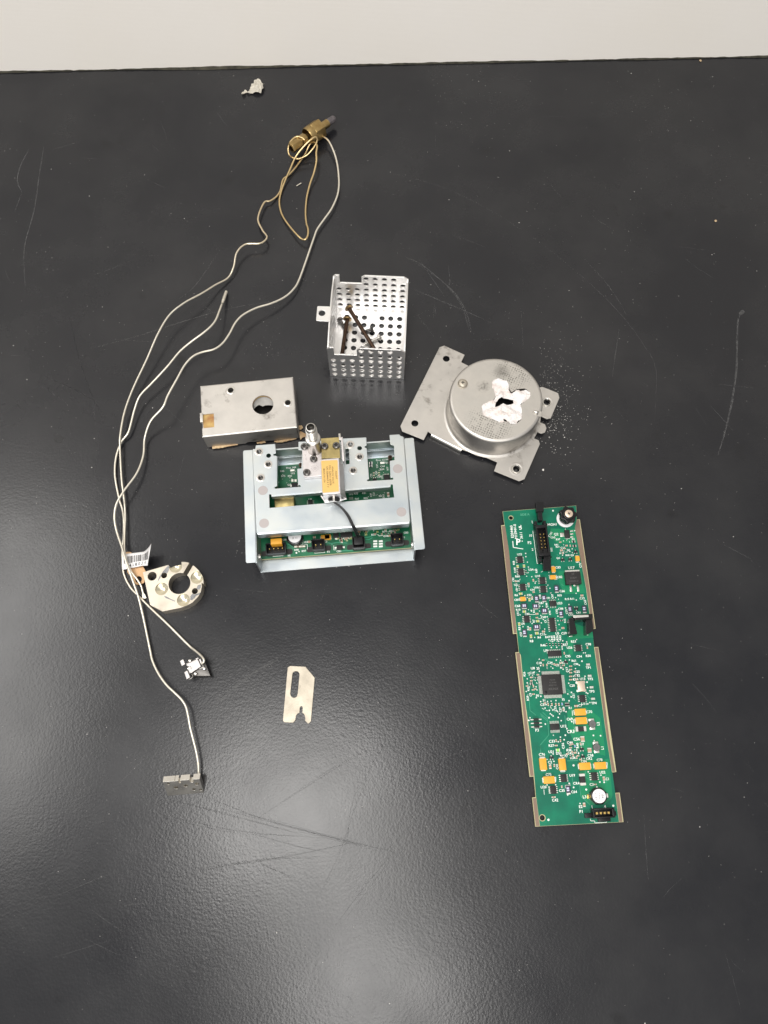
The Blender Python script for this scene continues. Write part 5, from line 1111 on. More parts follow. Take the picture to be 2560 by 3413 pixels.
# power transistor
c = bd.c(P1, 1237, 1258, 4); o_ = bd.part(bd.box(c, 11.2, 9.3, .3, 4.2), 'power_regulator', 'chip', .3)
bd.part(bd.box(bd.rel(bd.c(P1, 1218, 1158, 1), 0, 0), 10.6, 1.6, .1, 1.5), 'metal_tab', 'solder', parent=o_)
for x, y, h_ in [(1197, 1432, 4.6), (1257, 1376, 1.6), (1312, 1428, 4.6)]: bd.part(bd.box(bd.c(P1, x, y, .6), 1.5, h_, .1, .9), 'lead', 'solder', .1, parent=o_)
b = MB()
for t_, dy, s_ in (('ST', 2.6, 2.0), ('317DT', -.3, 1.7), ('K9X456 G', -2.6, 1.5)): q = bd.rel(c, 0, dy); b.text(t_, *q, s_, bd.rot, bzp + 4.24)
bd.part(b, 'chip_print', 'greyink', parent=o_, smooth=0)
# orange capacitors
for fr, x, y, w_, h_ in [(P1, 1305, 952, 3.0, 3.8), (P1, 925, 1122, 3.0, 4.0), (P1, 918, 1248, 4.0, 3.0), (P2, 418, 160, 3.8, 3.0), (P3, 1145, 845, 7.6, 4.5), (P3, 1160, 985, 7.6, 4.6), (P4, 325, 400, 4.7, 7.5), (P4, 620, 405, 4.7, 7.5), (P4, 968, 432, 7.6, 4.7), (P4, 1205, 423, 7.8, 4.5), (P4, 418, 643, 7.5, 4.6)]: bd.tant(fr, x, y, w_, h_)
for fr, x, y, w_, h_ in [(P1, 975, 1425, 3.1, 4.4), (P2, 625, 152, 3.2, 4), (P2, 735, 145, 3.2, 4), (P2, 437, 262, 4.2, 3.2), (P2, 605, 267, 4.2, 3.2), (P2, 740, 335, 4.4, 3.4), (P2, 990, 378, 3, 4), (P2, 1125, 312, 3, 4.4), (P2, 1338, 305, 3, 4.4), (P2, 620, 578, 4.4, 3.4), (P2, 445, 660, 3, 4.4), (P4, 712, 785, 3, 4.6)]: bd.ecap(fr, x, y, w_, h_)
for fr, x, y, w_, h_, m_ in [(P1, 405, 1512, 2.6, 1.6, 'yg'), (P2, 515, 172, 1.6, 2.6, 'yg'), (P2, 437, 352, 2.6, 1.6, 'yg'), (P2, 637, 495, 2.6, 1.6, 'yg'), (P2, 625, 675, 2.6, 1.8, 'yg'), (P2, 537, 722, 1.6, 2.6, 'yg'), (P2, 362, 540, 1.6, 2.6, 'yg'), (P1, 357, 1082, 1.6, 2.4, 'yg'), (P1, 458, 1075, 1.6, 2.4, 'yg'),
                             (P1, 1240, 688, 2.6, 1.7, 'chip'), (P1, 1255, 757, 2.6, 1.7, 'chip'), (P3, 345, 385, 1.8, 1.8, 'chip'), (P2, 1390, 1143, 2.6, 1.4, 'solder'), (P3, 1295, 257, 2.6, 1.4, 'solder'), (P3, 1325, 443, 2.6, 1.4, 'solder'), (P3, 1350, 630, 2.6, 1.4, 'solder')]: bd.smd(fr, x, y, w_, h_, m_, 'resistor' if m_ in ('yg', 'chip') else 'test_point')
for fr, x, y, w_, h_ in [(P1, 1130, 752, 1.8, 1.2), (P1, 1050, 825, 2.2, 1.3), (P1, 1030, 697, 1.8, .9), (P1, 605, 1300, 1.2, 2.0), (P1, 610, 1485, 1.6, 1.2), (P2, 625, 385, 2.2, 1.3), (P2, 525, 610, 1.4, 2.2), (P2, 725, 650, 2.2, 1.3), (P2, 1015, 597, 2.2, 1.4), (P2, 1298, 112, 2.2, 1.3), (P2, 625, 442, 1.8, .9), (P2, 1035, 975, .9, 1.8), (P2, 720, 1150, .9, 1.7), (P2, 775, 1150, .9, 1.7), (P2, 885, 1140, .9, 1.7), (P2, 1380, 890, .9, 1.8),
                         (P3, 985, 100, 2.1, .9), (P3, 985, 155, 2.1, .9), (P3, 985, 205, 2.1, .9), (P3, 985, 265, 2.1, .9), (P3, 985, 320, 2.1, .9), (P3, 620, 722, .9, 2), (P3, 680, 722, .9, 2), (P3, 745, 722, .9, 2), (P3, 795, 722, .9, 2), (P3, 345, 282, 1.8, .9), (P3, 345, 337, 1.8, .9), (P3, 375, 485, 1.8, .9), (P3, 380, 555, 1.8, .9), (P3, 1075, 748, 2.5, 1.4), (P3, 1180, 1285, 2.6, 3.8), (P3, 750, 1310, .9, 1.8), (P3, 820, 1310, .9, 1.8), (P3, 750, 1390, 2, .9),
                         (P4, 433, 440, 1.6, 2.8), (P4, 1258, 622, 1.5, 2.6), (P4, 1125, 712, 1.6, .9), (P4, 955, 1025, 1.6, 2.6), (P4, 1038, 188, 2.6, 3.2), (P4, 815, 225, 2, 1.2), (P4, 740, 105, 1.4, .8), (P4, 745, 148, 1.8, .8), (P4, 610, 748, .9, 1.5), (P4, 840, 300, .8, 1.8), (P4, 495, 420, .9, 1.9), (P4, 485, 907, 2.6, .8)]: bd.smd(fr, x, y, w_, h_, 'tan')
bd.smd(P3, 848, 715, .9, 1.7, 'blue', 'resistor'); bd.smd(P3, 1055, 1400, .9, 1.7, 'blue', 'resistor'); bd.smd(P4, 550, 185, 2.8, 1.8, 'led', 'indicator_light')
for i, x in enumerate((772, 820, 865, 908, 952, 998)): bd.smd(P2, x, 845, .8, 1.9, 'chip', 'resistor')
for fr, x, y, u_ in [(P1, 1275, 845, 1), (P1, 1070, 972, 1), (P1, 1190, 965, 1), (P2, 1215, 305, -1), (P2, 1060, 1102, 1), (P4, 455, 300, 1), (P4, 920, 168, 1), (P4, 935, 285, 1)]: bd.sot(fr, x, y, up=u_)
c = bd.c(P1, 1142, 567, 1.5); o_ = bd.part(bd.box(c, 3.6, 6.2, .1, 1.6), 'transistor', 'chip', .12); bd.part(bd.box(bd.c(P1, 1062, 580, .4), 3.0, 3.2, .05, .5), 'metal_tab', 'solder', .1, parent=o_)
for y in (520, 567, 614): bd.part(bd.box(bd.c(P1, 1212, y, .4), 2.2, 1.0, .05, .4), 'lead', 'solder', .05, parent=o_)
bd.smd(P3, 1150, 1120, 7.2, 3.2, 'chip', 'diode', 2.2); bd.smd(P4, 928, 637, 3.6, 7.4, 'chip', 'diode', 2.2)
c = bd.c(P3, 1160, 425, 1.5); o_ = bd.part(bd.box(c, 5.2, 7.2, .1, 1.6), 'crystal', 'crystal', .3)
for dx in (-2.4, 2.4):
    for dy in (-2.9, 2.9): bd.part(bd.box(bd.rel(c, dx, dy), 1.8, 1.6, .02, .5), 'terminal', 'solder', .1, parent=o_)
for fr, x, y in [(P3, 1340, 1040), (P4, 1145, 140)]:
    c = bd.c(fr, x, y, 2); b = MB(); b.lathe([(bzp + .2, 2.4), (bzp + 2.4, 2.5), (bzp + 2.9, 2.1), (bzp + 2.9, .9), (bzp + 2.6, .6), (bzp + 2.6, 0)], (*c, 0), n=28); o_ = bd.part(b, 'inductor', 'grey')
    for dy in (-2.9, 2.9): bd.part(bd.box(bd.rel(c, 0, dy * .95), 3.6, 1.9, .02, .9), 'terminal', 'solder', .2, parent=o_)
c = bd.c(P4, 1180, 890, 4); b = MB(); b.lathe([(bzp + .1, 5.7), (bzp + 4, 5.7), (bzp + 4.4, 5.2), (bzp + 4.4, 0)], (*c, 0), n=8, a0=.39); o_ = bd.part(b, 'drum_inductor', 'blackgloss', .2)
for sg in (-1, 1): bd.part(bd.box(bd.rel(c, sg * 6.3, 0), 1.4, 2.6, .02, 1.2), 'terminal', 'gold' if sg < 0 else 'solder', .1, parent=o_)
b = MB(); b.lathe([(bzp + 4.4, 4.4), (bzp + 5.0, 4.4), (bzp + 5.1, 4.1), (bzp + 5.1, 0)], (*c, 0), n=40); bd.part(b, 'white_top', 'whitecap', parent=o_)
b = MB()
for t_, dx, s_ in (('154', 2.1, 2.1), ('Coilcraft', .1, 1.1), ('11 37', -2.3, 2.0)): q = bd.rel(c, dx, 0); b.text(t_, *q, s_, bd.rot - math.pi / 2, bzp + 5.16)
bd.part(b, 'printed_number', 'ink', parent=o_, smooth=0)
# thumb knob
c = bd.c(P1, 1112, 330, .5); b = MB(); b.lathe([(bzp + .1, 6.6), (bzp + .9, 6.6), (bzp + 1, 6.2), (bzp + 1, 0)], (*c, 0), n=40); kn = bd.part(b, 'thumb_knob', 'whitecap')
b = MB(); n_ = 60
pk = [(c[0] + (5.6 + .55 * math.cos(7 * t)) * math.cos(t), c[1] + (5.6 + .55 * math.cos(7 * t)) * math.sin(t)) for t in [2 * math.pi * i / n_ for i in range(n_)]]
b.lathe([(bzp + 1, 4.6), (bzp + 6.2, 5.2), (bzp + 6.5, 5.6)], (*c, 0), n=36); b.plate([[(c[0] + (p[0] - c[0]) * 1.1, c[1] + (p[1] - c[1]) * 1.1) for p in pk]], bzp + 6.2, bzp + 11.2, .9); bd.part(b, 'knob_grip', 'black', parent=kn)
b = MB(); b.lathe([(bzp + 11, 4.6), (bzp + 12, 4.2), (bzp + 12.3, 3.2), (bzp + 12.3, 0)], (*c, 0), n=32); bd.part(b, 'knob_crown', 'black', parent=kn)
b = MB(); b.lathe([(bzp + 12.3, 2.9), (bzp + 12.7, 2.9), (bzp + 12.9, 2.5), (bzp + 12.95, 0)], (*c, 0), n=28); bd.part(b, 'knob_screw', 'crystal', parent=kn)
b = MB()
for a in (.4, .4 + math.pi / 2): b.box((c[0], c[1], bzp + 12.95 + .01 * a), (2.4, .5, .1), a)
bd.part(b, 'drive_recess', 'ink', parent=kn)  # black cross on top paints the shaded screw slot
# latched ribbon connector
c = bd.c(P1, 745, 690, 5); lang = ang(L(P1, 600, 520), L(P1, 665, 1030)) + math.pi / 2; bd.rot = lang
b = MB(); Lc, Wc_ = 31.5, 8.4
for dx in (-1, 1): q = bd.rel(c, dx * (Wc_ / 2 - .6), 0); b.box((*q, bzp + 4.2), (1.2, Lc * .62, 8.2), lang)
q = c; b.box((*q, bzp + 1.6), (Wc_ - 1.2, Lc * .62, 3.0), lang)
for sg in (-1, 1):
    q = bd.rel(c, 0, sg * Lc * .34); b.box((*q, bzp + 4.4), (Wc_, 2.2, 8.6), lang)
    for dx in (-1, 1):
        q = bd.rel(c, dx * (Wc_ / 2 - .9), sg * Lc * .42); b.box((*q, bzp + 3.6), (1.8, 4.6, 7.0), lang)
        q = bd.rel(c, dx * (Wc_ / 2 - .4), sg * Lc * .40); b.box((*q, bzp + 7.2), (2.4, .9, 1.2), lang)
cn = bd.part(b, 'ribbon_connector', 'black', .12)
b = MB()
for i in range(5):
    for j in (-1, 1): q = bd.rel(c, j * 1.27, (i - 2) * 2.54); b.box((*q, bzp + 4.6), (.6, .6, 5.6), lang)
bd.part(b, 'pins', 'gold', parent=cn)
for pts_, zz, nm in [([(640, 65), (765, 60), (772, 210), (655, 212)], 7.5, 'latch'), ([(757, 962), (886, 968), (882, 1138), (768, 1138)], 8.0, 'latch')]:
    pp = [gb.p(P1, x, y, bzp + zz) for x, y in pts_]; b = MB(); b.plate([rounded(pp, .3)], bzp + zz - 3.5, bzp + zz, .2)
    if zz == 8.0:
        for i in range(7):
            q = Vector(pp[3]).lerp(Vector(pp[0]), i / 7 + .06); q2 = Vector(pp[2]).lerp(Vector(pp[1]), i / 7 + .06); m_ = (q + q2) / 2; b.box((m_.x, m_.y, bzp + zz + .12), (5.2, .35, .3), lang)
    bd.part(b, nm, 'black', parent=cn)
for pts_, zz in [([(670, 205), (745, 205), (755, 350), (690, 350)], 6.5), ([(765, 800), (830, 800), (850, 975), (775, 975)], 6.5)]:
    b = MB(); b.plate([[gb.p(P1, x, y, bzp + zz) for x, y in pts_]], bzp + 1, bzp + zz, .15); bd.part(b, 'latch_arm', 'black', parent=cn)
bd.rot = bdr
# heat sink on the small regulator
c = bd.c(P2, 1275, 560, 5); hs = MB()
pl = lambda pts_, z: [gb.p(P2, x, y, bzp + z) for x, y in pts_]
def wall_quad(a_, z0, z1): b_ = MB(); b_.plate([rounded(a_, .5)], bzp + z0, bzp + z1, .25); return b_
o_ = bd.part(wall_quad(pl([(1170, 420), (1440, 400), (1440, 470), (1180, 500)], 6), .2, 10), 'heat_sink', 'blackgloss')
for pts_ in ([(1092, 470), (1165, 420), (1180, 500), (1225, 690), (1110, 705)], [(1345, 460), (1440, 440), (1470, 640), (1390, 690), (1350, 690)]):
    q = pl(pts_, 6); bd.part(wall_quad(q, .3, 7.5), 'fin', 'blackgloss', parent=o_)
    qq = Vector(q[3]) * .5 + Vector(q[4]) * .5
bd.part(wall_quad(pl([(1170, 405), (1400, 400), (1402, 432), (1175, 445)], 10.2), 9.0, 10.3), 'metal_tab', 'solder', parent=o_)
for x, y in ((1130, 715), (1365, 695)): bd.part(bd.box(bd.c(P2, x, y, .5), 2.6, 1.2, .05, .6), 'foot', 'solder', .1, parent=o_)
# small pin header and power connector
c = bd.c(P3, 430, 1025, 1); b = MB()
for i in range(3): q = bd.rel(c, 0, (i - 1) * 2.4); b.box((*q, bzp + .9), (3.6, 1.5, 1.7), bd.rot)
o_ = bd.part(b, 'pin_header', 'chip', .15); b = MB()
for i in range(3):
    for sg in (-1, 1): q = bd.rel(c, sg * 2.8, (i - 1) * 2.4); b.box((*q, bzp + .3), (2.0, .7, .5), bd.rot)
bd.part(b, 'pins', 'solder', parent=o_)
c = bd.c(P4, 1240, 1150, 4); b = MB()
for dx, dy, a_, b2 in ((-6.6, 0, 1.0, 6.0), (6.4, 0, 1.6, 6.0), (0, 2.6, 13, .9), (0, -2.6, 13, .9)): q = bd.rel(c, dx, dy); b.box((*q, bzp + 3.6), (a_, b2, 7.0), bd.rot)
b.box((*c, bzp + 1), (12.6, 5, 1.8), bd.rot)
q = bd.rel(c, -9.0, -1.2); b.box((*q, bzp + 1.2), (5, 3.0, 2.2), bd.rot); q = bd.rel(c, 8.2, -.8); b.box((*q, bzp + 1.2), (2.4, 2.8, 2.2), bd.rot); q = bd.rel(c, .8, -4.2); b.box((*q, bzp + 1.8), (8, 2.6, 3.2), bd.rot)
o_ = bd.part(b, 'power_connector', 'black', .15); b = MB()
for i in range(4): q = bd.rel(c, (i - 1.5) * 2.6 - .4, 0); b.box((*q, bzp + 3.6), (1.3, 1.3, 4.0), bd.rot)
bd.part(b, 'pins', 'gold', parent=o_)
# resistor array
c = bd.c(P3, 930, 722, .5); o_ = bd.part(bd.box(c, 3.2, 1.2, .05, .5), 'resistor_array', 'chip'); b = MB()
for i in range(4):
    for sg in (-1, 1): q = bd.rel(c, (i - 1.5) * .8, sg * .85); b.box((*q, bzp + .25), (.4, .7, .4), bd.rot)
bd.part(b, 'leads', 'solder', parent=o_)
# print
T = [(P1, 560, 595, '10', 1.6), (P1, 545, 708, 'P2', 1.9), (P1, 592, 815, '2', 1.7), (P1, 905, 420, 'MGH1', 1.7), (P1, 965, 573, 'Q2', 1.7), (P1, 915, 625, 'CR5', 1.3), (P1, 995, 655, 'R37', 1.3), (P1, 970, 740, 'R41', 1.2), (P1, 990, 772, 'R31', 1.2), (P1, 1070, 788, 'C13', 1.3), (P1, 1160, 820, 'Q1', 1.2), (P1, 1055, 865, 'C14', 1.3), (P1, 995, 950, 'Q4', 1.2), (P1, 1145, 905, 'R13', 1.2), (P1, 1218, 905, 'Q3', 1.2), (P1, 1235, 650, 'R2', 1.3), (P1, 1205, 1105, 'U17', 1.8), (P1, 995, 1098, 'C83', 1.5), (P1, 1020, 1250, 'C82', 1.5), (P1, 388, 893, 'U25', 1.4), (P1, 565, 1133, 'U24', 1.4), (P1, 672, 1235, 'U18', 1.4), (P1, 355, 1240, 'R60', 1.4), (P1, 350, 1315, 'R14', 1.3), (P1, 328, 1372, 'U2', 1.4), (P1, 650, 1415, 'U16', 1.3), (P1, 1060, 1472, 'C66', 1.5), (P1, 1020, 1540, 'R55', 1.3), (P1, 335, 1537, 'R6', 1.4), (P1, 540, 1535, 'C52', 1.3), (P1, 590, 1452, 'C54', 1.2),
     (P2, 325, 178, 'C81', 1.4), (P2, 965, 228, 'U23', 1.5), (P2, 335, 270, 'C68', 1.5), (P2, 345, 325, 'R10', 1.3), (P2, 690, 225, 'C87', 1.4), (P2, 795, 150, 'C91', 1.2), (P2, 980, 312, 'C88', 1.4), (P2, 480, 390, 'C80', 1.3), (P2, 1135, 403, 'U15', 1.4), (P2, 1250, 370, 'CR1', 1.3), (P2, 725, 437, 'C49', 1.4), (P2, 415, 535, 'U4', 1.4), (P2, 545, 795, 'R8', 1.5), (P2, 660, 740, 'R4', 1.4), (P2, 710, 692, 'C11', 1.5), (P2, 785, 735, 'R47', 1.4), (P2, 930, 680, 'U5', 1.5), (P2, 1030, 678, 'C59', 1.5), (P2, 718, 857, 'R46', 1.5), (P2, 1050, 848, 'R57', 1.5), (P2, 1172, 802, 'R53', 1.5), (P2, 1393, 842, 'C98', 1.5), (P2, 1113, 892, 'U26', 1.5), (P2, 757, 938, 'U9', 1.6), (P2, 1087, 1020, 'C95', 1.5), (P2, 1258, 1025, 'C94', 1.5), (P2, 1393, 1015, 'R50', 1.5), (P2, 658, 1122, 'C18', 1.4), (P2, 820, 1118, 'C34', 1.4), (P2, 1000, 1118, 'U27', 1.4), (P2, 1180, 1088, 'R61', 1.4), (P2, 1210, 1138, 'C96', 1.3), (P2, 938, 1153, 'C29', 1.4), (P2, 1115, 165, 'R15 R11', 1.3), (P2, 1302, 155, 'C12', 1.4), (P2, 1398, 1192, 'TP1', 1.5),
     (P3, 370, 135, 'U8', 1.5), (P3, 455, 137, '25', 1.5), (P3, 1090, 192, 'C25', 1.5), (P3, 1090, 253, 'C32', 1.5), (P3, 1065, 315, 'C24', 1.5), (P3, 1180, 308, 'U13', 1.5), (P3, 1305, 310, 'TP2', 1.5), (P3, 1330, 512, 'TP3', 1.5), (P3, 1365, 703, 'TP4', 1.5), (P3, 1010, 417, 'C20', 1.4), (P3, 355, 212, 'C19', 1.4), (P3, 1205, 712, 'U11', 1.5), (P3, 1140, 742, 'C7', 1.4), (P3, 980, 780, 'R1', 1.4), (P3, 555, 657, '51', 1.4), (P3, 865, 645, '75', 1.4), (P3, 535, 728, 'C31', 1.4), (P3, 445, 580, '50', 1.4), (P3, 1287, 845, 'C70', 1.6), (P3, 970, 962, 'C69', 1.6), (P3, 868, 1078, 'U12', 1.6), (P3, 988, 1165, 'CR3', 1.9), (P3, 440, 1143, 'P3', 1.7), (P3, 1083, 1288, 'C56', 1.7), (P3, 682, 1323, 'C33', 1.6), (P3, 670, 1393, 'R27', 1.5), (P3, 972, 1345, 'C44', 1.5),
     (P4, 305, 255, 'C76', 1.6), (P4, 448, 212, 'U21', 1.5), (P4, 565, 235, 'DS1', 1.5), (P4, 655, 280, 'C77', 1.6), (P4, 428, 373, 'C2', 1.5), (P4, 720, 188, 'R38', 1.4), (P4, 735, 237, 'C45', 1.4), (P4, 780, 305, 'R36', 1.5), (P4, 920, 97, 'U7', 1.4), (P4, 1050, 268, 'C58', 1.5), (P4, 1030, 318, 'CR2', 1.5), (P4, 948, 358, 'C84', 1.5), (P4, 1190, 338, 'C78', 1.5), (P4, 1235, 527, 'U22', 1.5), (P4, 1312, 630, 'C1', 1.4), (P4, 1070, 715, 'C3', 1.5), (P4, 833, 697, 'CR4', 1.5), (P4, 770, 575, 'U19', 1.5), (P4, 408, 562, 'C75', 1.5), (P4, 330, 755, 'U20', 1.5), (P4, 612, 808, 'C35', 1.5), (P4, 798, 828, 'C64', 1.5), (P4, 508, 955, 'C42', 1.6), (P4, 960, 905, 'L3', 1.7), (P4, 900, 1055, 'E2', 1.6), (P4, 1075, 1062, '1', 1.9), (P4, 1275, 1055, '4', 1.8), (P4, 910, 1130, 'P1', 1.7)]
for fr, x, y, t_, h_ in T: bd.txt(fr, x, y, t_, h_)
TV = [(P1, 268, 532, 'E204460', 1.8), (P1, 325, 530, 'M1S94V-0', 1.8), (P1, 415, 590, '3611', 1.8), (P1, 1350, 1062, 'C71', 1.4), (P1, 655, 1150, 'R59', 1.3), (P1, 315, 1140, 'C100', 1.2), (P1, 298, 1025, 'R58', 1.2), (P1, 290, 1290, 'C93', 1.2), (P1, 893, 815, 'R32', 1.2), (P1, 345, 1452, 'C8', 1.2), (P1, 530, 1375, 'C53', 1.2), (P2, 675, 130, 'C90', 1.2), (P2, 860, 125, 'C97', 1.3), (P2, 1350, 215, 'C65', 1.4), (P2, 775, 255, 'C99', 1.3), (P2, 925, 350, 'C92', 1.3), (P2, 820, 370, 'C90', 1.2), (P2, 1072, 352, 'C79', 1.3), (P2, 343, 380, 'C51', 1.3), (P2, 582, 350, 'R5', 1.2), (P2, 555, 155, 'R5', 1.2), (P2, 580, 495, 'R7', 1.3), (P2, 368, 605, 'R9', 1.5), (P2, 390, 690, 'C57', 1.3), (P2, 1045, 490, 'R12', 1.2), (P2, 850, 745, 'R45', 1.4), (P2, 888, 745, 'R44', 1.4), (P2, 932, 742, 'R56', 1.4), (P2, 975, 740, 'R43', 1.4), (P2, 495, 600, 'R16', 1.2), (P2, 755, 500, 'C5', 1.2), (P2, 1078, 1220, 'C17', 1.4),
      (P3, 235, 230, 'R26', 1.3), (P3, 290, 620, 'R29', 1.4), (P3, 335, 565, 'C9', 1.3), (P3, 1035, 580, 'C21', 1.3), (P3, 738, 790, 'C23', 1.3), (P3, 820, 810, 'C27', 1.3), (P3, 875, 800, 'R28', 1.3), (P3, 1435, 1035, 'L2', 1.6), (P3, 865, 1395, 'C36', 1.5), (P3, 1100, 1390, 'R40', 1.4), (P4, 1235, 150, 'L1', 1.6), (P4, 540, 437, 'C41', 1.4), (P3, 300, 470, 'R25', 1.2)]
for fr, x, y, t_, h_ in TV: bd.txt(fr, x, y, t_, h_, 90)
bd.txt(P1, 875, 575, 'C101', 1.4, 52)
for fr, pts_, wd in [(P1, [(583, 358), (590, 400)], .3), (P1, [(597, 520), (665, 1035), (745, 1038)], .3), (P1, [(280, 680), (288, 780), (445, 805)], .5), (P4, [(1050, 1240), (1052, 1272), (1115, 1272), (1118, 1303), (1300, 1295), (1300, 1265)], .28), (P4, [(1035, 880), (1035, 870), (1140, 770), (1215, 768), (1285, 835)], .28), (P4, [(1070, 970), (1135, 1008), (1235, 1003), (1290, 950)], .28), (P4, [(335, 790), (342, 870)], .28), (P3, [(385, 1105), (490, 1100)], .28), (P3, [(1010, 820), (1015, 905)], .3), (P3, [(1030, 960), (1035, 1040)], .3), (P4, [(860, 400), (865, 470)], .3), (P4, [(1290, 375), (1310, 380), (1305, 465), (1290, 468)], .3), (P4, [(500, 600), (520, 600), (518, 680)], .3), (P1, [(1112, 480), (1105, 640), (1185, 642)], .25), (P1, [(1275, 990), (1280, 1018), (1340, 1015)], .25), (P1, [(965, 1215), (980, 1285), (935, 1290)], .25), (P2, [(565, 240), (655, 245), (658, 305)], .22), (P2, [(470, 230), (475, 290), (390, 288)], .22), (P2, [(590, 115), (660, 115)], .22), (P2, [(690, 310), (695, 365), (780, 370)], .22), (P2, [(668, 550), (672, 612), (630, 615)], .22), (P4, [(665, 770), (665, 725), (745, 722)], .28), (P4, [(268, 290), (350, 288), (352, 305)], .25), (P4, [(590, 500), (590, 520), (660, 518), (660, 500)], .25), (P2, [(820, 800), (835, 780)], .25), (P2, [(875, 800), (890, 780)], .25), (P2, [(920, 800), (935, 780)], .25), (P2, [(965, 800), (980, 780)], .25), (P2, [(640, 460), (690, 455), (705, 445)], .22), (P2, [(515, 395), (600, 395)], .22)]: bd.line(fr, pts_, wd)
# maker's emblem: striped letter P
c = L(P1, 365, 700)
b = MB(); b.text('P', c[0], c[1], 6.6, R(-6), bzp + .12, .12); bd.part(b, 'board_emblem', 'silk', smooth=0)
c = L(P1, 470, 262); b = MB(); b.text('SIDE A', c[0], c[1], 2.4, 0, bzp + .1); bd.part(b, 'faint_print', 'paleink', smooth=0)
c = L(P1, 400, 465); b = MB(); b.text('UL', c[0], c[1], 2.8, R(96), bzp + .12, .1); bd.part(b, 'board_emblem', 'silk', smooth=0)
for fr, pts_ in [(P3, [(310, 640), (325, 820), (420, 895)]), (P3, [(490, 870), (610, 960), (630, 1220), (490, 1385), (495, 1460)]), (P3, [(530, 850), (640, 950)]), (P3, [(500, 900), (600, 985)]), (P3, [(890, 900), (920, 1150)]), (P4, [(280, 110), (290, 230)]), (P4, [(635, 130), (650, 250)]), (P4, [(970, 500), (985, 610), (1030, 630)]), (P4, [(1285, 560), (1300, 690)]), (P4, [(770, 600), (785, 740)]), (P4, [(885, 730), (905, 900), (985, 970), (1050, 1030)]), (P4, [(690, 350), (860, 345)]), (P2, [(740, 1060), (790, 1095)]), (P2, [(750, 1050), (805, 1090)]), (P3, [(930, 470), (1000, 530)]), (P3, [(930, 500), (1050, 600)]), (P3, [(940, 540), (1075, 665)]), (P3, [(1250, 570), (1310, 640)]), (P1, [(975, 890), (1040, 940)]), (P1, [(1045, 1355), (1085, 1390)]), (P3, [(620, 760), (740, 860)]), (P3, [(640, 770), (720, 840)]), (P3, [(540, 780), (580, 820)]), (P2, [(600, 1250), (650, 1290)])]: bd.line(fr, pts_, .3, False)
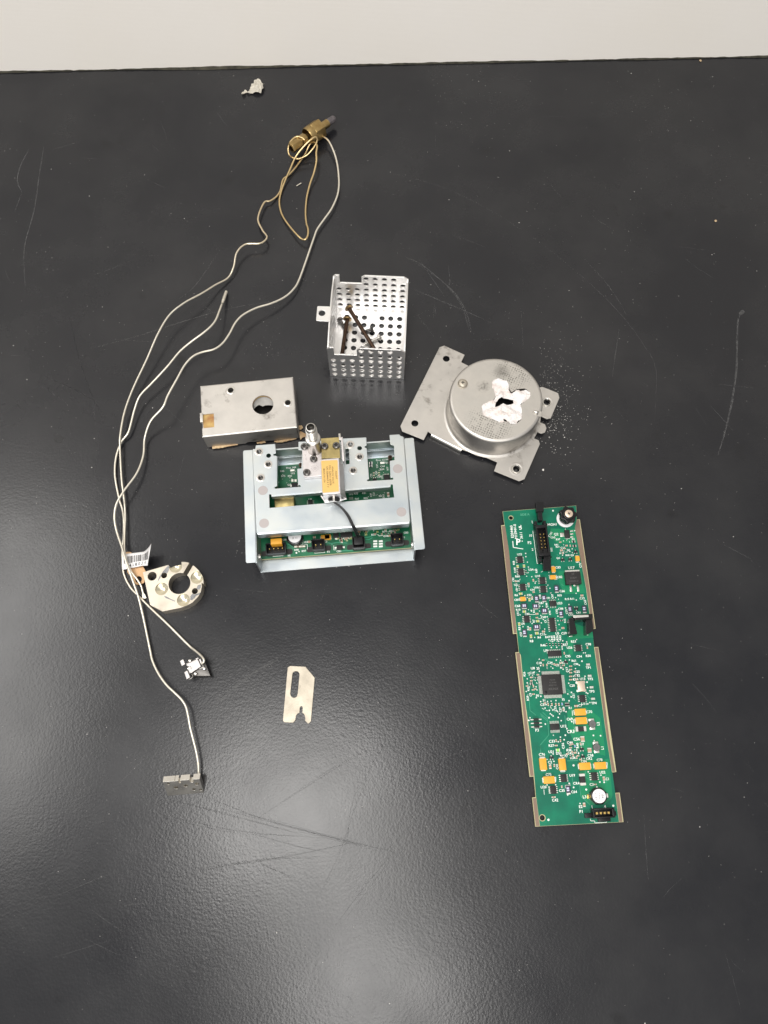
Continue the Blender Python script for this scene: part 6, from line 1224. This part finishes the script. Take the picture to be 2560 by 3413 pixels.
DOT = [(P1, 917, 200, .7), (P1, 1258, 515, .5), (P1, 485, 875, .5), (P1, 488, 925, .5), (P1, 512, 1012, .45), (P1, 528, 1090, .45), (P1, 1067, 903, .45), (P1, 523, 1178, .4), (P1, 430, 680, .5), (P1, 635, 1345, .45), (P1, 835, 1375, .4), (P1, 868, 1425, .45), (P1, 880, 1498, .45), (P1, 1280, 1505, .45), (P1, 472, 1540, .45), (P1, 1222, 863, .4), (P1, 500, 1235, .4), (P1, 618, 1135, .4),
       (P2, 835, 70, .45), (P2, 905, 143, .45), (P2, 1215, 178, .5), (P2, 1105, 247, .5), (P2, 1055, 297, .5), (P2, 670, 270, .45), (P2, 500, 323, .4), (P2, 545, 345, .45), (P2, 665, 343, .4), (P2, 797, 310, .45), (P2, 685, 410, .45), (P2, 780, 430, .5), (P2, 940, 420, .5), (P2, 722, 470, .45), (P2, 555, 530, .45), (P2, 940, 487, .45), (P2, 957, 545, .45), (P2, 742, 612, .45), (P2, 418, 578, .45), (P2, 593, 738, .45), (P2, 758, 697, .4), (P2, 807, 773, .5), (P2, 855, 798, .5), (P2, 948, 795, .5), (P2, 1012, 788, .5), (P2, 1072, 805, .5), (P2, 1220, 770, .45), (P2, 842, 888, .5), (P2, 922, 885, .5), (P2, 1002, 880, .5), (P2, 1005, 910, .5), (P2, 785, 968, .45), (P2, 915, 1078, .5), (P2, 980, 1080, .5), (P2, 1112, 1073, .5), (P2, 1300, 1092, .6), (P2, 683, 1158, .5), (P2, 1260, 1152, .5), (P2, 780, 1198, .5), (P2, 985, 1190, .6), (P2, 1018, 1213, .5), (P2, 375, 400, .45), (P2, 1322, 968, .45), (P2, 1350, 968, .45),
       (P3, 478, 182, .5), (P3, 605, 130, .5), (P3, 295, 212, .4), (P3, 365, 247, .4), (P3, 280, 305, .45), (P3, 280, 370, .5), (P3, 410, 330, .4), (P3, 425, 435, .5), (P3, 440, 485, .45), (P3, 428, 612, .5), (P3, 502, 588, .55), (P3, 610, 672, .45), (P3, 668, 668, .45), (P3, 747, 657, .5), (P3, 588, 724, .5), (P3, 570, 780, .5), (P3, 500, 675, .5), (P3, 640, 818, .55), (P3, 700, 808, .5), (P3, 765, 828, .5), (P3, 655, 873, .5), (P3, 702, 910, .5), (P3, 805, 875, .5), (P3, 912, 840, .5), (P3, 960, 662, .55), (P3, 955, 377, .5), (P3, 1000, 525, .55), (P3, 940, 550, .5), (P3, 995, 598, .55), (P3, 1220, 263, .5), (P3, 1253, 358, .6), (P3, 1260, 447, .5), (P3, 1240, 530, .5), (P3, 1265, 542, .5), (P3, 1298, 690, .45), (P3, 1265, 712, .5), (P3, 325, 938, .5), (P3, 305, 980, .6), (P3, 635, 937, .6), (P3, 785, 933, .55), (P3, 832, 985, .5), (P3, 1005, 1000, .6), (P3, 575, 1040, .55), (P3, 925, 1115, .55), (P3, 900, 1222, .6), (P3, 705, 1222, .4), (P3, 820, 1253, .5), (P3, 880, 1295, .55), (P3, 1357, 1225, .6), (P3, 1473, 1230, .6), (P3, 785, 1328, .5), (P3, 1370, 1312, .5),
       (P4, 478, 243, .5), (P4, 490, 357, .5), (P4, 595, 268, .6), (P4, 385, 328, .4), (P4, 840, 183, .5), (P4, 868, 235, .55), (P4, 793, 418, .7), (P4, 1017, 517, .5), (P4, 1212, 570, .5), (P4, 1195, 675, .6), (P4, 1262, 678, .6), (P4, 1150, 752, .6), (P4, 988, 790, .7), (P4, 793, 757, .6), (P4, 725, 697, .6), (P4, 518, 717, .5), (P4, 385, 720, .5), (P4, 407, 1255, .75), (P4, 1403, 1038, .7), (P4, 702, 872, .5), (P4, 892, 1005, .5)]
for q in DOT: bd.dot(*q)
# the many tiny parts and marks between the chips
random.seed(11); made = 0
for x, y in ((5, 0), (0, 5)): pass
bd.occ += [(*bd.c(P1, 745, 690), 14), (*bd.c(P1, 1112, 330), 9), (*bd.c(P2, 1275, 560), 11)]
for k in range(900):
    if made >= 95: break
    fr, x0_, x1_, y0_, y1_ = random.choice([(P1, 290, 860, 1120, 1600), (P1, 930, 1270, 640, 900), (P2, 480, 1020, 60, 640), (P3, 240, 480, 190, 560), (P3, 540, 900, 680, 900), (P3, 940, 1080, 90, 340), (P4, 690, 900, 90, 330), (P2, 660, 1060, 1050, 1200)])
    x, y = random.uniform(x0_, x1_), random.uniform(y0_, y1_); c = bd.c(fr, x, y)
    if any(math.hypot(c[0] - q[0], c[1] - q[1]) < q[2] + 1.0 for q in bd.occ): continue
    made += 1
    if made % 3 == 0: bd.dot(fr, x, y, random.uniform(.35, .5)); bd.occ.append((c[0], c[1], .5))
    elif made % 3 == 1:
        w_, h_ = random.choice(((1.7, .9), (.9, 1.7))); bd.smd(fr, x, y, w_, h_, random.choice(('tan', 'chip', 'tan')), 'resistor')
    else: bd.line(fr, [(x, y), (x + random.uniform(-40, 40), y + random.uniform(-30, 30))], .25)
bd.finish()
